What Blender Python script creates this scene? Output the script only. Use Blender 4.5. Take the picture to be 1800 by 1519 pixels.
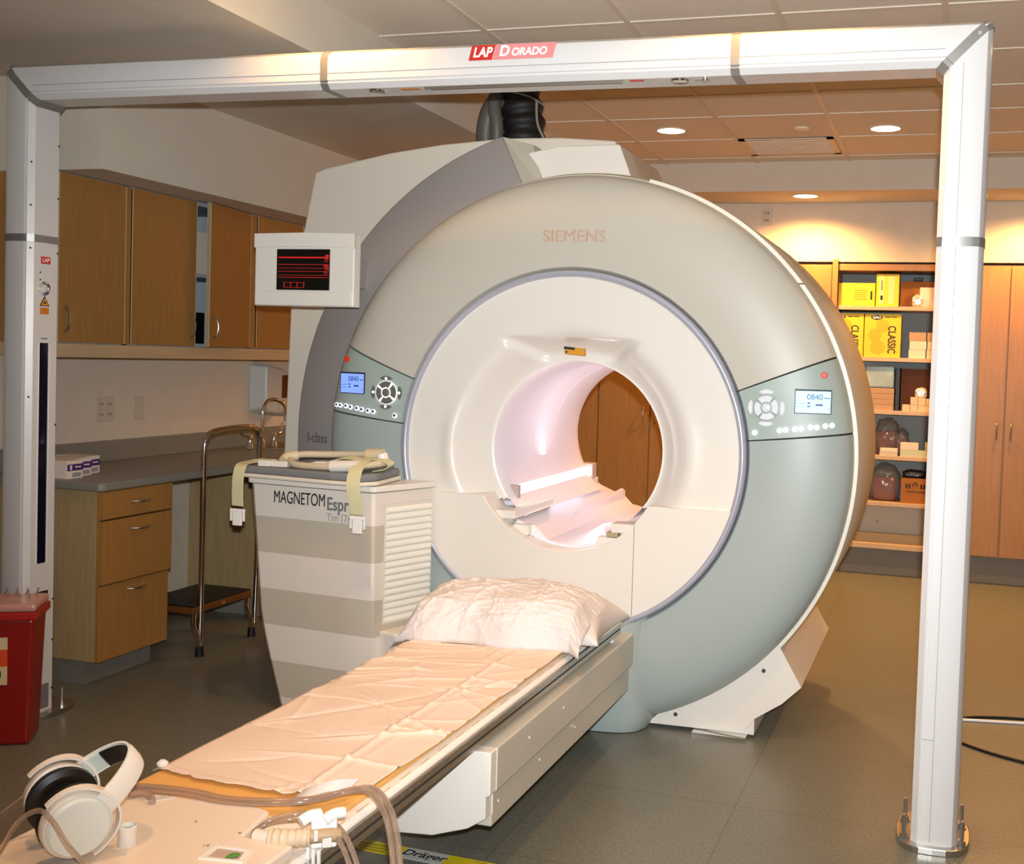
import bpy, bmesh, math, random
from mathutils import Vector, Matrix, noise
PI = math.pi
random.seed(4)
for o in list(bpy.data.objects): bpy.data.objects.remove(o)
SC = bpy.context.scene
C = SC.collection

def lin(c): return tuple(((x/12.92) if x <= .04045 else ((x+.055)/1.055)**2.4) for x in c)
def hexc(h): return lin(tuple(int(h[i:i+2], 16)/255 for i in (0, 2, 4)))

# ------------------------------------------------------------------ camera
yaw, pitch, roll = .2957, .0388, .0326
cyw, syw = math.cos(yaw), math.sin(yaw)
fwd = Vector((-syw*math.cos(pitch), cyw*math.cos(pitch), -math.sin(pitch)))
rt0 = Vector((cyw, syw, 0)); up0 = rt0.cross(fwd)
rt = rt0*math.cos(roll)+up0*math.sin(roll); upv = -rt0*math.sin(roll)+up0*math.cos(roll)
cam_d = bpy.data.cameras.new('camera'); cam = bpy.data.objects.new('camera', cam_d); C.objects.link(cam)
M = Matrix((( rt.x, upv.x, -fwd.x, 0), (rt.y, upv.y, -fwd.y, 0), (rt.z, upv.z, -fwd.z, 1.456), (0, 0, 0, 1)))
cam.matrix_world = M
cam_d.sensor_fit = 'HORIZONTAL'; cam_d.sensor_width = 36; cam_d.lens = 1993.24/1800*36
cam_d.shift_x = -158.33/1800; cam_d.shift_y = -52.27/1800
cam_d.clip_start = .05; cam_d.clip_end = 60
SC.camera = cam

# ------------------------------------------------------------------ world, lights, exposure
w = bpy.data.worlds.new('world'); SC.world = w; w.use_nodes = True
w.node_tree.nodes['Background'].inputs[0].default_value = (*hexc('E8C49A'), 1)
w.node_tree.nodes['Background'].inputs[1].default_value = .05
SC.view_settings.view_transform = 'Standard'; SC.view_settings.look = 'None'
SC.view_settings.exposure = 0.12; SC.view_settings.gamma = 1; SC.view_settings.use_curve_mapping = False

def lamp(name, kind, loc, power, col, target=None, **kw):
    d = bpy.data.lights.new(name, kind); d.energy = power; d.color = col
    for k, v in kw.items(): setattr(d, k, v)
    o = bpy.data.objects.new(name, d); C.objects.link(o); o.location = loc
    if target: o.rotation_euler = (Vector(target)-Vector(loc)).to_track_quat('-Z', 'Y').to_euler()
    return o
WARM = (1.0, .49, .15)
# the flash of the camera that took the picture
lamp('camera_flash', 'SPOT', (.02, -.02, 1.56), 640, (.93, .965, .99), (-.85, 4.3, 1.95), spot_size=math.radians(96), spot_blend=1.0, shadow_soft_size=.018)
# recessed ceiling downlights: x, y, z, power
DOWN = [(-1.596, 6.438, 2.788, 75), (-.394, 6.539, 2.788, 85), (-.973, 7.74, 2.595, 210), (.50, 7.74, 2.595, 160), (-2.45, 7.74, 2.595, 90),
        (-2.05, 3.30, 2.788, 42), (-.55, 3.30, 2.788, 60), (-1.40, 1.30, 2.788, 52), (.85, 4.8, 2.788, 90), (.3, 1.2, 2.788, 60), (.95, 6.54, 2.788, 60)]
for i, (x, y, z, p) in enumerate(DOWN):
    lamp('downlight_bulb', 'SPOT', (x, y, z-.012), p, WARM, (x, y, 0), spot_size=math.radians(128 if z > 2.7 else 156), spot_blend=.75, shadow_soft_size=.055)

# ------------------------------------------------------------------ helpers
MATS = {}
def mat(name, hx, rough=.5, metal=0, nz=0., ns=60., bump=0., bs=200., emit=0, ehx=None, trans=0, alpha=1, spec=None, coat=0):
    if name in MATS: return MATS[name]
    m = bpy.data.materials.new(name); m.use_nodes = True; nt = m.node_tree; b = nt.nodes['Principled BSDF']
    c = hexc(hx); b.inputs['Base Color'].default_value = (*c, 1)
    b.inputs['Roughness'].default_value = rough; b.inputs['Metallic'].default_value = metal
    if spec is not None: b.inputs['Specular IOR Level'].default_value = spec
    if coat: b.inputs['Coat Weight'].default_value = coat
    tc = nt.nodes.new('ShaderNodeTexCoord')
    if nz:
        n = nt.nodes.new('ShaderNodeTexNoise'); n.inputs['Scale'].default_value = ns; n.inputs['Detail'].default_value = 5
        r = nt.nodes.new('ShaderNodeValToRGB'); e = r.color_ramp.elements
        e[0].position = .3; e[1].position = .7
        e[0].color = (*[x*(1-nz) for x in c], 1); e[1].color = (*[min(1, x*(1+nz)) for x in c], 1)
        nt.links.new(tc.outputs['Object'], n.inputs['Vector']); nt.links.new(n.outputs['Fac'], r.inputs['Fac']); nt.links.new(r.outputs['Color'], b.inputs['Base Color'])
    if bump:
        n2 = nt.nodes.new('ShaderNodeTexNoise'); n2.inputs['Scale'].default_value = bs; n2.inputs['Detail'].default_value = 4
        bp = nt.nodes.new('ShaderNodeBump'); bp.inputs['Strength'].default_value = bump; bp.inputs['Distance'].default_value = .004
        nt.links.new(tc.outputs['Object'], n2.inputs['Vector']); nt.links.new(n2.outputs['Fac'], bp.inputs['Height']); nt.links.new(bp.outputs['Normal'], b.inputs['Normal'])
    if emit:
        b.inputs['Emission Color'].default_value = (*hexc(ehx or hx), 1); b.inputs['Emission Strength'].default_value = emit
    if trans: b.inputs['Transmission Weight'].default_value = trans
    if alpha < 1: b.inputs['Alpha'].default_value = alpha
    MATS[name] = m; return m

def wood(name, hx, dark=.82, vertical=True, rough=.42):
    m = bpy.data.materials.new(name); m.use_nodes = True; nt = m.node_tree; b = nt.nodes['Principled BSDF']
    tc = nt.nodes.new('ShaderNodeTexCoord'); mp = nt.nodes.new('ShaderNodeMapping')
    mp.inputs['Scale'].default_value = (26, 26, 1.6) if vertical else (26, 1.6, 26)
    n = nt.nodes.new('ShaderNodeTexNoise'); n.inputs['Scale'].default_value = 3; n.inputs['Detail'].default_value = 6
    r = nt.nodes.new('ShaderNodeValToRGB'); c = hexc(hx); e = r.color_ramp.elements
    e[0].position = .3; e[1].position = .72; e[0].color = (*[x*dark for x in c], 1); e[1].color = (*c, 1)
    nt.links.new(tc.outputs['Object'], mp.inputs['Vector']); nt.links.new(mp.outputs['Vector'], n.inputs['Vector'])
    nt.links.new(n.outputs['Fac'], r.inputs['Fac']); nt.links.new(r.outputs['Color'], b.inputs['Base Color'])
    b.inputs['Roughness'].default_value = rough
    MATS[name] = m; return m

def empty(name, loc, label, cat, group=None):
    o = bpy.data.objects.new(name, None); C.objects.link(o); o.location = loc; o.empty_display_size = .1
    o['label'] = label; o['category'] = cat
    if group: o['group'] = group
    return o
def tag(o, label, cat, group=None):
    o['label'] = label; o['category'] = cat
    if group: o['group'] = group
    return o
def obj(name, bm, m, parent=None, smooth=False, bevel=0, seg=2, ang=35, label=None):
    """links a bmesh made in world coordinates as one object"""
    bmesh.ops.remove_doubles(bm, verts=bm.verts, dist=1e-5)
    bmesh.ops.recalc_face_normals(bm, faces=bm.faces)
    me = bpy.data.meshes.new(name); bm.to_mesh(me); bm.free()
    mats = m if isinstance(m, (list, tuple)) else [m]
    for x in mats: me.materials.append(x)
    o = bpy.data.objects.new(name, me); C.objects.link(o)
    if parent is not None:
        o.parent = parent; o.matrix_parent_inverse = Matrix.Translation(-root_loc(parent))
    if smooth:
        for p in me.polygons: p.use_smooth = True
        if smooth != 'all':
            try: me.set_sharp_from_angle(angle=math.radians(ang))
            except Exception: pass
    if bevel:
        b = o.modifiers.new('bevel', 'BEVEL'); b.width = bevel; b.segments = seg; b.limit_method = 'ANGLE'; b.angle_limit = math.radians(40)
        b.harden_normals = False
    if label: o['label'] = label
    return o
def root_loc(p):
    v = Vector(p.location); q = p.parent
    # meshes keep location 0 and cancel the root's translation, so only empties add up
    if p.type != 'EMPTY': return Vector((0, 0, 0))
    return v
def struct(name, bm, m, **k):
    o = obj(name, bm, m, None, **k); o['kind'] = 'structure'; return o

def B(): return bmesh.new()
def bx(bm, x0, x1, y0, y1, z0, z1, rot=0, piv=None, mi=0):
    vs = [bm.verts.new((x, y, z)) for x in (x0, x1) for y in (y0, y1) for z in (z0, z1)]
    fs = [bm.faces.new([vs[i] for i in f]) for f in ((0, 1, 3, 2), (4, 6, 7, 5), (0, 4, 5, 1), (2, 3, 7, 6), (0, 2, 6, 4), (1, 5, 7, 3))]
    for f in fs: f.material_index = mi
    if rot:
        p = Vector(piv) if piv else Vector(((x0+x1)/2, (y0+y1)/2, z0))
        bmesh.ops.rotate(bm, verts=vs, cent=p, matrix=Matrix.Rotation(rot, 3, 'Z'))
    return vs
def prism(bm, pts, axis, a, b, mi=0):
    """closed polygon pts (2D) swept along axis from a to b: 'y' -> (x,z), 'z' -> (x,y), 'x' -> (y,z)"""
    def P(p, t): return {'y': (p[0], t, p[1]), 'z': (p[0], p[1], t), 'x': (t, p[0], p[1])}[axis]
    v0 = [bm.verts.new(P(p, a)) for p in pts]; v1 = [bm.verts.new(P(p, b)) for p in pts]
    n = len(pts); fs = [bm.faces.new(v0), bm.faces.new(v1[::-1])]
    for i in range(n): fs.append(bm.faces.new((v0[i], v1[i], v1[(i+1) % n], v0[(i+1) % n])))
    for f in fs: f.material_index = mi
    return v0+v1
def loft(bm, rings, closed=True, cap=True, mi=0):
    R = [[bm.verts.new(p) for p in r] for r in rings]; n = len(R[0])
    for a, b in zip(R, R[1:]):
        for i in range(n if closed else n-1):
            f = bm.faces.new((a[i], a[(i+1) % n], b[(i+1) % n], b[i])); f.material_index = mi
    if cap and closed:
        bm.faces.new(R[0][::-1]).material_index = mi; bm.faces.new(R[-1]).material_index = mi
    return R
def revolve(bm, prof, cx, cz, a0=0, a1=360, n=96, zmin=None, closed_prof=False):
    """profile of (radius, y) turned about the Y direction through (cx, cz)"""
    full = abs(a1-a0) >= 359.9; k = n if full else n+1; rings = []
    for i in range(k):
        a = math.radians(a0+(a1-a0)*i/n); c, s = math.cos(a), math.sin(a); r_ = []
        for r, y in prof:
            z = cz+r*s
            if zmin is not None: z = max(z, zmin)
            r_.append(bm.verts.new((cx+r*c, y, z)))
        rings.append(r_)
    m = len(prof)
    for i in range(n):
        A = rings[i]; Bq = rings[(i+1) % k]
        for j in range(m if closed_prof else m-1):
            q = (A[j], A[(j+1) % m], Bq[(j+1) % m], Bq[j])
            try: bm.faces.new(q)
            except ValueError: pass
    if closed_prof and not full:
        bm.faces.new(rings[0]); bm.faces.new(rings[-1][::-1])
def lathe(bm, prof, x, y, z, n=24, axis=Vector((0, 0, 1))):
    q = Vector((0, 0, 1)).rotation_difference(Vector(axis).normalized()); rings = []
    for r, h in prof:
        rings.append([Vector((x, y, z))+q @ Vector((r*math.cos(2*PI*i/n), r*math.sin(2*PI*i/n), h)) for i in range(n)])
    loft(bm, rings)
def smoothpath(pts, k=6):
    P = [Vector(p) for p in pts]; out = []
    for i in range(len(P)-1):
        p0 = P[max(0, i-1)]; p1 = P[i]; p2 = P[i+1]; p3 = P[min(len(P)-1, i+2)]
        for j in range(k):
            t = j/k
            out.append(.5*((2*p1)+(p2-p0)*t+(2*p0-5*p1+4*p2-p3)*t*t+(3*p1-p0-3*p2+p3)*t**3))
    out.append(P[-1]); return out
def tube(bm, pts, r, n=10, sm=6, flat=None):
    P = smoothpath(pts, sm) if sm else [Vector(p) for p in pts]
    T = [(P[min(i+1, len(P)-1)]-P[max(i-1, 0)]).normalized() for i in range(len(P))]
    up = Vector((0, 0, 1)) if abs(T[0].z) < .9 else Vector((1, 0, 0))
    u = T[0].cross(up).normalized(); rings = []
    for i, p in enumerate(P):
        u = (u-T[i]*u.dot(T[i])).normalized(); v = T[i].cross(u)
        rr = r(i/(len(P)-1)) if callable(r) else r
        a, b = (rr, rr) if flat is None else (rr, rr*flat)
        rings.append([p+u*a*math.cos(2*PI*k/n)+v*b*math.sin(2*PI*k/n) for k in range(n)])
    loft(bm, rings)
def ribbon(bm, pts, width_dir, w, t=.0025, sm=6):
    P = smoothpath(pts, sm); d = Vector(width_dir).normalized(); rings = []
    for i, p in enumerate(P):
        T = (P[min(i+1, len(P)-1)]-P[max(i-1, 0)]).normalized(); nrm = T.cross(d).normalized()
        rings.append([p-d*w/2-nrm*t/2, p+d*w/2-nrm*t/2, p+d*w/2+nrm*t/2, p-d*w/2+nrm*t/2])
    loft(bm, rings)
def text(name, body, size, loc, rot, m, parent=None, extrude=.0006, shear=0, align='CENTER', sx=1.0, bold=0, label=None, spacing=1.0):
    cu = bpy.data.curves.new(name, 'FONT'); cu.body = body; cu.size = size; cu.extrude = extrude; cu.shear = shear
    cu.align_x = align; cu.align_y = 'CENTER'; cu.offset = bold; cu.space_character = spacing
    t = bpy.data.objects.new(name, cu); C.objects.link(t)
    dg = bpy.context.evaluated_depsgraph_get(); me = bpy.data.meshes.new_from_object(t.evaluated_get(dg))
    bpy.data.objects.remove(t)
    me.transform(Matrix.Translation(loc) @ rot.to_4x4() @ Matrix.Diagonal((sx, 1, 1, 1)))
    me.materials.clear(); me.materials.append(m)
    o = bpy.data.objects.new(name, me); C.objects.link(o)
    if parent is not None:
        o.parent = parent; o.matrix_parent_inverse = Matrix.Translation(-root_loc(parent))
    if label: o['label'] = label
    return o
def each(name, boxes, m, parent, bevel=0, label=None):
    for b_ in boxes:
        q_ = B(); bx(q_, *b_); obj(name, q_, m, parent, bevel=bevel, label=label)
FRONT = Matrix.Rotation(PI/2, 3, 'X')                                  # lettering that faces -Y
EAST = Matrix.Rotation(PI/2, 3, 'Z') @ Matrix.Rotation(PI/2, 3, 'X')   # lettering that faces +X
DOWNW = Matrix.Rotation(PI, 3, 'X')                                    # lettering that faces the floor
TOP = Matrix.Identity(3)
def dup(root, dx, dy, dz, label=None, group=None):
    r = root.copy(); C.objects.link(r); r.location = Vector(root.location)+Vector((dx, dy, dz))
    if label: r['label'] = label
    if group: r['group'] = group
    for ch in list(root.children):
        c = ch.copy(); C.objects.link(c); c.parent = r; c.matrix_parent_inverse = ch.matrix_parent_inverse.copy()
        for g in ch.children:
            d = g.copy(); C.objects.link(d); d.parent = c; d.matrix_parent_inverse = g.matrix_parent_inverse.copy()
    return r

# ------------------------------------------------------------------ materials
m_wall = mat('wall_paint', 'DCD0BE', .85, nz=.03, ns=8, bump=.05)
m_dry = mat('drywall_paint', 'D2CABB', .9, nz=.03, ns=5, bump=.04)
m_tile = mat('ceiling_tile', 'E6DCCE', .95, nz=.07, ns=260, bump=.25, bs=420)
m_tbar = mat('ceiling_bar', 'DDD2C2', .5)
m_white = mat('scanner_white', 'E9E3D9', .32, coat=.1)
m_uppergrey = mat('scanner_warm_grey', 'C6C0B2', .42, nz=.02, ns=900)
m_lowergrey = mat('scanner_blue_grey', 'A5AFAB', .4, nz=.02, ns=900)
m_panel = mat('scanner_panel_green', 'A7B4AC', .42)
m_bezel = mat('scanner_bezel', 'C3C4D2', .28, metal=.35)
m_cream = mat('scanner_cream', 'C8BCA6', .4)
m_cres = mat('scanner_dark_grey', 'A09A98', .42)
m_hood = mat('scanner_hood', 'E0D7C8', .45)
m_bore = mat('bore_liner', 'EEE9EE', .3)
m_black = mat('black_plastic', '0C0C0E', .45)
m_dark = mat('dark_gap', '3A3630', .8)
m_maple = wood('maple_laminate', 'AC7C42')
m_mapleh = wood('maple_laminate_edge', 'D2B48C', vertical=False)
m_mapledim = wood('maple_laminate_grey', 'B39A6E')
m_counter = mat('counter_laminate', '85847A', .35, nz=.22, ns=420)
m_steel = mat('brushed_steel', 'C4C2BC', .28, metal=1)
m_chrome = mat('chrome', 'D8D6D2', .12, metal=1)
m_alu = mat('frame_white_coat', 'D8D7D6', .3, coat=.15)
m_ring = mat('frame_grey_band', '9A9A98', .35, metal=.55)
m_kick = mat('rubber_kick', '7E7A70', .7, nz=.05)
m_red = mat('logo_red', 'C8281E', .5)
m_pink = mat('logo_pink', 'E08C8C', .5)
m_print = mat('print_black', '1B1A1C', .6)
m_printg = mat('print_grey', '77767A', .6)
m_tablew = mat('table_white', 'EFE9E0', .35)
m_tableg = mat('table_grey', 'C5C0B2', .4)
m_sheet = mat('paper_sheet', 'EBD6C5', .7, bump=.25, bs=60)
m_pillow = mat('paper_pillowcase', 'DCD3CF', .7, bump=.3, bs=70)
m_pad = mat('ochre_pad', 'E8B060', .6)
m_coil = mat('coil_plate', 'EBDCCB', .45)
m_tube = mat('tinted_tube', 'CDB8A6', .1, trans=.7, alpha=.72)
m_clear = mat('clear_tube', 'D8C8B8', .05, trans=.9)
m_strap = mat('strap_cream', 'D9D4A9', .85, bump=.3, bs=600)
m_buckle = mat('buckle_white', 'F2F0EA', .35)
m_foam = mat('grey_foam', '7D7E80', .8, nz=.05, ns=90)
m_coilb = mat('coil_tube_beige', 'CFC0A2', .45)
m_cardb = mat('cardboard', 'A5682F', .8, nz=.08, ns=20)
m_yellow = mat('yellow_card', 'F0CE2C', .55, nz=.04, ns=9)
m_wbox = mat('white_card', 'EADBCB', .65)
m_backp = mat('shelf_back', '9CA3A0', .7)
m_bag = mat('clear_bag', 'A8A49C', .12, trans=.3, alpha=.42, bump=.8, bs=25)
m_redpl = mat('red_plastic', '8E1210', .35)
m_redin = mat('bag_contents', '9A4038', .6, nz=.25, ns=22)
m_knee = mat('grey_panel', '8D9494', .7)
m_screw = mat('screw_dark', '55514C', .4, metal=.6)
m_door = wood('brown_door', '6E3E1C')
m_led = mat('lit_lens', 'FFF2D8', .4, emit=9, ehx='FFE6B0')

# ------------------------------------------------------------------ the room
def floor_material():
    m = bpy.data.materials.new('vinyl_tile'); m.use_nodes = True; nt = m.node_tree; b = nt.nodes['Principled BSDF']
    tc = nt.nodes.new('ShaderNodeTexCoord')
    n = nt.nodes.new('ShaderNodeTexNoise'); n.inputs['Scale'].default_value = 210; n.inputs['Detail'].default_value = 6
    mp = nt.nodes.new('ShaderNodeMapping'); mp.inputs['Scale'].default_value = (1, .35, 1)
    r = nt.nodes.new('ShaderNodeValToRGB'); e = r.color_ramp.elements
    e[0].position = .32; e[0].color = (*hexc('646459'), 1); e[1].position = .68; e[1].color = (*hexc('828378'), 1)
    br = nt.nodes.new('ShaderNodeTexBrick'); br.offset = 0; br.inputs['Scale'].default_value = 1.0
    br.inputs['Brick Width'].default_value = .61; br.inputs['Row Height'].default_value = .61
    br.inputs['Mortar Size'].default_value = .0012; br.inputs['Mortar Smooth'].default_value = 0; br.inputs['Bias'].default_value = 0
    br.inputs['Color1'].default_value = (1, 1, 1, 1); br.inputs['Color2'].default_value = (.94, .94, .94, 1); br.inputs['Mortar'].default_value = (.45, .44, .42, 1)
    mx = nt.nodes.new('ShaderNodeMix'); mx.data_type = 'RGBA'; mx.blend_type = 'MULTIPLY'; mx.inputs[0].default_value = 1
    nt.links.new(tc.outputs['Object'], mp.inputs['Vector']); nt.links.new(mp.outputs['Vector'], n.inputs['Vector'])
    nt.links.new(tc.outputs['Object'], br.inputs['Vector']); nt.links.new(n.outputs['Fac'], r.inputs['Fac'])
    nt.links.new(r.outputs['Color'], mx.inputs[6]); nt.links.new(br.outputs['Color'], mx.inputs[7]); nt.links.new(mx.outputs[2], b.inputs['Base Color'])
    b.inputs['Roughness'].default_value = .36
    return m
XL, XR, YB, YF, ZC, ZD = -3.98, 3.2, 8.1, -1.6, 2.788, 2.58
bm = B(); bx(bm, XL-.2, XR+.2, YF-.2, YB+.8, -.1, 0); struct('floor', bm, floor_material())
bm = B(); bx(bm, -2.361, XR+.2, YF-.2, 7.55, ZC, ZC+.1); ceil = struct('ceiling', bm, m_tile)
bm = B()
for x in (-1.88, -1.27, -.675, -.07, .53, 1.14, 1.75, 2.36, 2.97):
    bx(bm, x-.012, x+.012, YF, 7.53, ZC-.006, ZC)
for y in [4.36+.61*k for k in range(-9, 0)]+[4.36, 5.0, 5.62, 6.12, 6.74, 7.35]:
    bx(bm, -2.361, XR, y-.010, y+.010, ZC-.005, ZC)
o = obj('ceiling_bars', bm, m_tbar, ceil)
bm = B(); bx(bm, XL-.2, -2.361, YF-.2, YB+.2, ZD, ZC+.1); struct('ceiling', bm, m_dry)
bm = B(); bx(bm, -2.361, XR+.2, 7.53, YB+.2, 2.595, ZC+.1); struct('trim_1', bm, m_dry)
bm = B(); bx(bm, XL-.1, -3.40, 3.93, YB, 2.176, ZD); struct('trim_2', bm, m_dry)
bm = B(); bx(bm, XL-.2, XL, YF-.2, YB+.8, 0, ZC+.1); struct('wall_left', bm, m_wall)
bm = B(); bx(bm, XR, XR+.2, YF-.2, YB+.8, 0, ZC+.1); struct('wall_right', bm, m_wall)
bm = B(); bx(bm, XL, XR, YF-.2, YF, 0, ZC+.1); struct('wall_front', bm, m_wall)
# back wall: above the cupboards it stands flush with their doors
bm = B(); bx(bm, XL, XR, YB, YB+.15, 2.185, 2.6); bx(bm, XL, XR, YB+.62, YB+.8, 0, 2.3); struct('wall_back', bm, m_wall)
bm = B(); bx(bm, XL, XL+.012, 4.35, 5.29, 0, .1); struct('baseboard_left', bm, m_kick)
# a brown door with its frame in the left wall, nearer the camera
bm = B(); bx(bm, XL, XL+.05, 2.75, 2.83, 0, 2.12); bx(bm, XL, XL+.05, 3.72, 3.80, 0, 2.12); bx(bm, XL, XL+.05, 2.75, 3.80, 2.04, 2.12)
d1 = struct('door_1', bm, m_maple)
bm = B(); bx(bm, XL, XL+.03, 2.83, 3.72, .01, 2.04); obj('door_leaf', bm, m_door, d1, bevel=.003)
bm = B(); tube(bm, [(XL+.03, 3.62, 1.0), (XL+.08, 3.62, 1.0), (XL+.085, 3.55, 1.0), (XL+.085, 3.50, 1.0)], .01); obj('door_handle', bm, m_steel, d1, smooth=True)

# ------------------------------------------------------------------ downlights
DL = ['round recessed downlight in tiled ceiling left of the smoke detector', 'round recessed downlight in tiled ceiling right of the air vent',
      'round recessed downlight under the bulkhead above the open shelves', 'recessed downlight under the bulkhead at the right edge',
      'recessed downlight under the bulkhead behind the scanner', 'recessed downlight in the ceiling before the laser beam, left one',
      'recessed downlight in the ceiling before the laser beam, right one', 'recessed downlight in the ceiling above the patient table',
      'recessed downlight in the ceiling right of the laser post', 'recessed downlight in the ceiling above the camera', 'recessed downlight in the ceiling far right']
for i, (x, y, z, p) in enumerate(DOWN):
    t = empty('downlight', (x, y, z), DL[i], 'ceiling light', 'recessed downlights')
    bm = B(); lathe(bm, [(.082, -.001), (.094, -.001), (.094, -.006), (.080, -.006)], x, y, z, 36); bmesh.ops.delete(bm, geom=[f for f in bm.faces if len(f.verts) > 4], context='FACES'); obj('trim_ring', bm, m_tbar, t, smooth=True)
    bm = B(); lathe(bm, [(.081, -.001), (.081, -.004)], x, y, z, 36); obj('lens', bm, m_led, t)
bm = B(); lathe(bm, [(.045, 0), (.045, -.012), (.035, -.016)], -.85, 6.47, ZC, 24)
tag(obj('smoke_detector', bm, mat('detector_white', 'EBD9BE', .5), smooth=True, ang=30), 'small round white detector on ceiling between two downlights', 'smoke detector')
t = empty('air_vent', (-.98, 6.98, ZC), 'square louvred air vent in the tiled ceiling', 'vent')
m_vent = mat('vent_metal', 'D8CCBC', .5)
bm = B()
for a, b, c, d in ((-1.26, -.70, 6.73, 6.77), (-1.26, -.70, 7.21, 7.25), (-1.26, -1.22, 6.73, 7.25), (-.74, -.70, 6.73, 7.25)): bx(bm, a, b, c, d, ZC-.010, ZC-.001)
obj('frame', bm, m_vent, t)
for k in range(9):
    bm = B(); y = 6.80+k*.047
    bx(bm, -1.22, -.74, y, y+.022, ZC-.012, ZC-.002); obj('slat', bm, m_vent, t)
bm = B(); bx(bm, -1.22, -.74, 6.77, 7.21, ZC-.002, ZC-.0005); obj('duct', bm, mat('duct_taupe', '9A8E80', .8), t)
# air stains beside the vent on the bulkhead are left to the paint

# ------------------------------------------------------------------ MRI scanner
GX, GZ = -1.425, 1.085
scan = empty('mri_scanner', (GX, 4.8, 0), 'large round white and grey open-bore MRI scanner behind the patient table', 'MRI scanner')
RO = 1.100
ring = [(.712, 4.30), (.714, 4.245), (.725, 4.222), (.80, 4.214), (.88, 4.214), (.94, 4.220), (.985, 4.229), (1.02, 4.240), (1.05, 4.255), (1.075, 4.276), (1.092, 4.303), (RO, 4.338)]
def sector(name, a0, a1, m, off=0., n=64, zmin=.006, parent=scan, label=None):
    bm = B(); revolve(bm, [(r, y-off) for r, y in ring]+[(RO-.02, 4.362), (.74, 4.362)], GX, GZ, a0, a1, n, zmin=zmin, closed_prof=True)
    return obj(name, bm, m, parent, smooth=True, ang=40, label=label)
up = sector('upper_front_cover', 21.7, 158.5, m_uppergrey, n=120)
sector('lower_front_cover', -70.5, 6.1, m_lowergrey, label='blue-grey lower right front cover')
sector('lower_front_cover', 174.1, 250.5, m_lowergrey, label='blue-grey lower left front cover')
bm = B(); revolve(bm, [(.72, 4.25), (1.05, 4.28), (RO-.012, 4.345), (.74, 4.345)], GX, GZ, -66, 246, 160, zmin=.01, closed_prof=True); obj('gap_liner', bm, m_dark, scan)
text('lettering', 'SIEMENS', .066, Vector((GX+.005, 4.212, GZ+.842)), FRONT, mat('embossed_pink_highlight', 'D0B09A', .25), up, extrude=.006, sx=1.06, label='embossed lettering SIEMENS')  # pinkish letter colour has the highlight on the embossing painted in
# rim, body
bm = B(); revolve(bm, [(1.097, 4.339), (1.114, 4.342), (1.118, 4.356), (1.114, 4.371), (1.097, 4.371)], GX, GZ, -70, 76, 120, zmin=.02); revolve(bm, [(1.097, 4.339), (1.103, 4.342), (1.105, 4.356), (1.103, 4.371), (1.097, 4.371)], GX, GZ, 76, 107, 30); obj('rim_strip', bm, mat('rim_cream', 'EFE8D8', .35), scan, smooth=True)
bm = B(); revolve(bm, [(.30, 4.373), (1.105, 4.373), (1.117, 4.39), (1.120, 5.30), (1.105, 5.42), (1.04, 5.52), (.90, 5.58), (.50, 5.60), (.43, 5.59)], GX, GZ, 0, 360, 160, zmin=.03)
bmesh.ops.delete(bm, geom=[f for f in bm.faces if f.calc_center_median().y < 4.375 and (f.calc_center_median()-Vector((GX, 4.373, GZ))).length < .9], context='FACES')
obj('body_cover', bm, m_cream, scan, smooth=True, ang=50)
# seam on the rim strip
bm = B(); a = math.radians(38); bx(bm, GX+1.098*math.cos(a), GX+1.123*math.cos(a), 4.336, 4.374, GZ+1.1*math.sin(a)-.002, GZ+1.1*math.sin(a)+.002); obj('rim_seam', bm, m_dark, scan)
# bezel
bm = B(); revolve(bm, [(.685, 4.215), (.690, 4.204), (.700, 4.200), (.708, 4.205), (.713, 4.225), (.712, 4.26), (.69, 4.26)], GX, GZ, 0, 360, 180, closed_prof=True); obj('bezel_ring', bm, m_bezel, scan, smooth=True, ang=60)
# funnel-shaped white front: a finely gridded disc whose surface dips towards the bore
def sm(t): t = max(0., min(1., t)); return t*t*(3-2*t)
bm = B(); rings = []
NR, NT = 66, 240
for i in range(NR+1):
    r = .686-(.686-.356)*i/NR; rr = []
    for k in range(NT):
        a = 2*PI*k/NT; dx, dz = r*math.cos(a), r*math.sin(a)
        d = .13*(1-sm((r-.356)/.165))**1.6
        wid = .150+(dz-.36)*1.5
        if dz > .30 and r > .356:
            d = d+(.13-d)*min(1, max(0, (.447-dz)/.080))*(1-sm((abs(dx)-wid+.05)/.10))+.006*sm((.447-dz)/.004)*(1-sm((abs(dx)-.24)/.04))*sm((r-.37)/.04)
        side = .012*math.exp(-((r-.50)/.035)**2)*(1 if dx < 0 else .4)*sm((.25-abs(dz+.02))/.2)
        rr.append(bm.verts.new((GX+dx, 4.222+d-side, GZ+dz)))
    rings.append(rr)
for a, b in zip(rings, rings[1:]):
    for k in range(NT):
        q = (a[k], a[(k+1) % NT], b[(k+1) % NT], b[k])
        if max(v.co.z for v in q) > .87: bm.faces.new(q)
fun = obj('bore_funnel', bm, m_white, scan, smooth='all')
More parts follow.
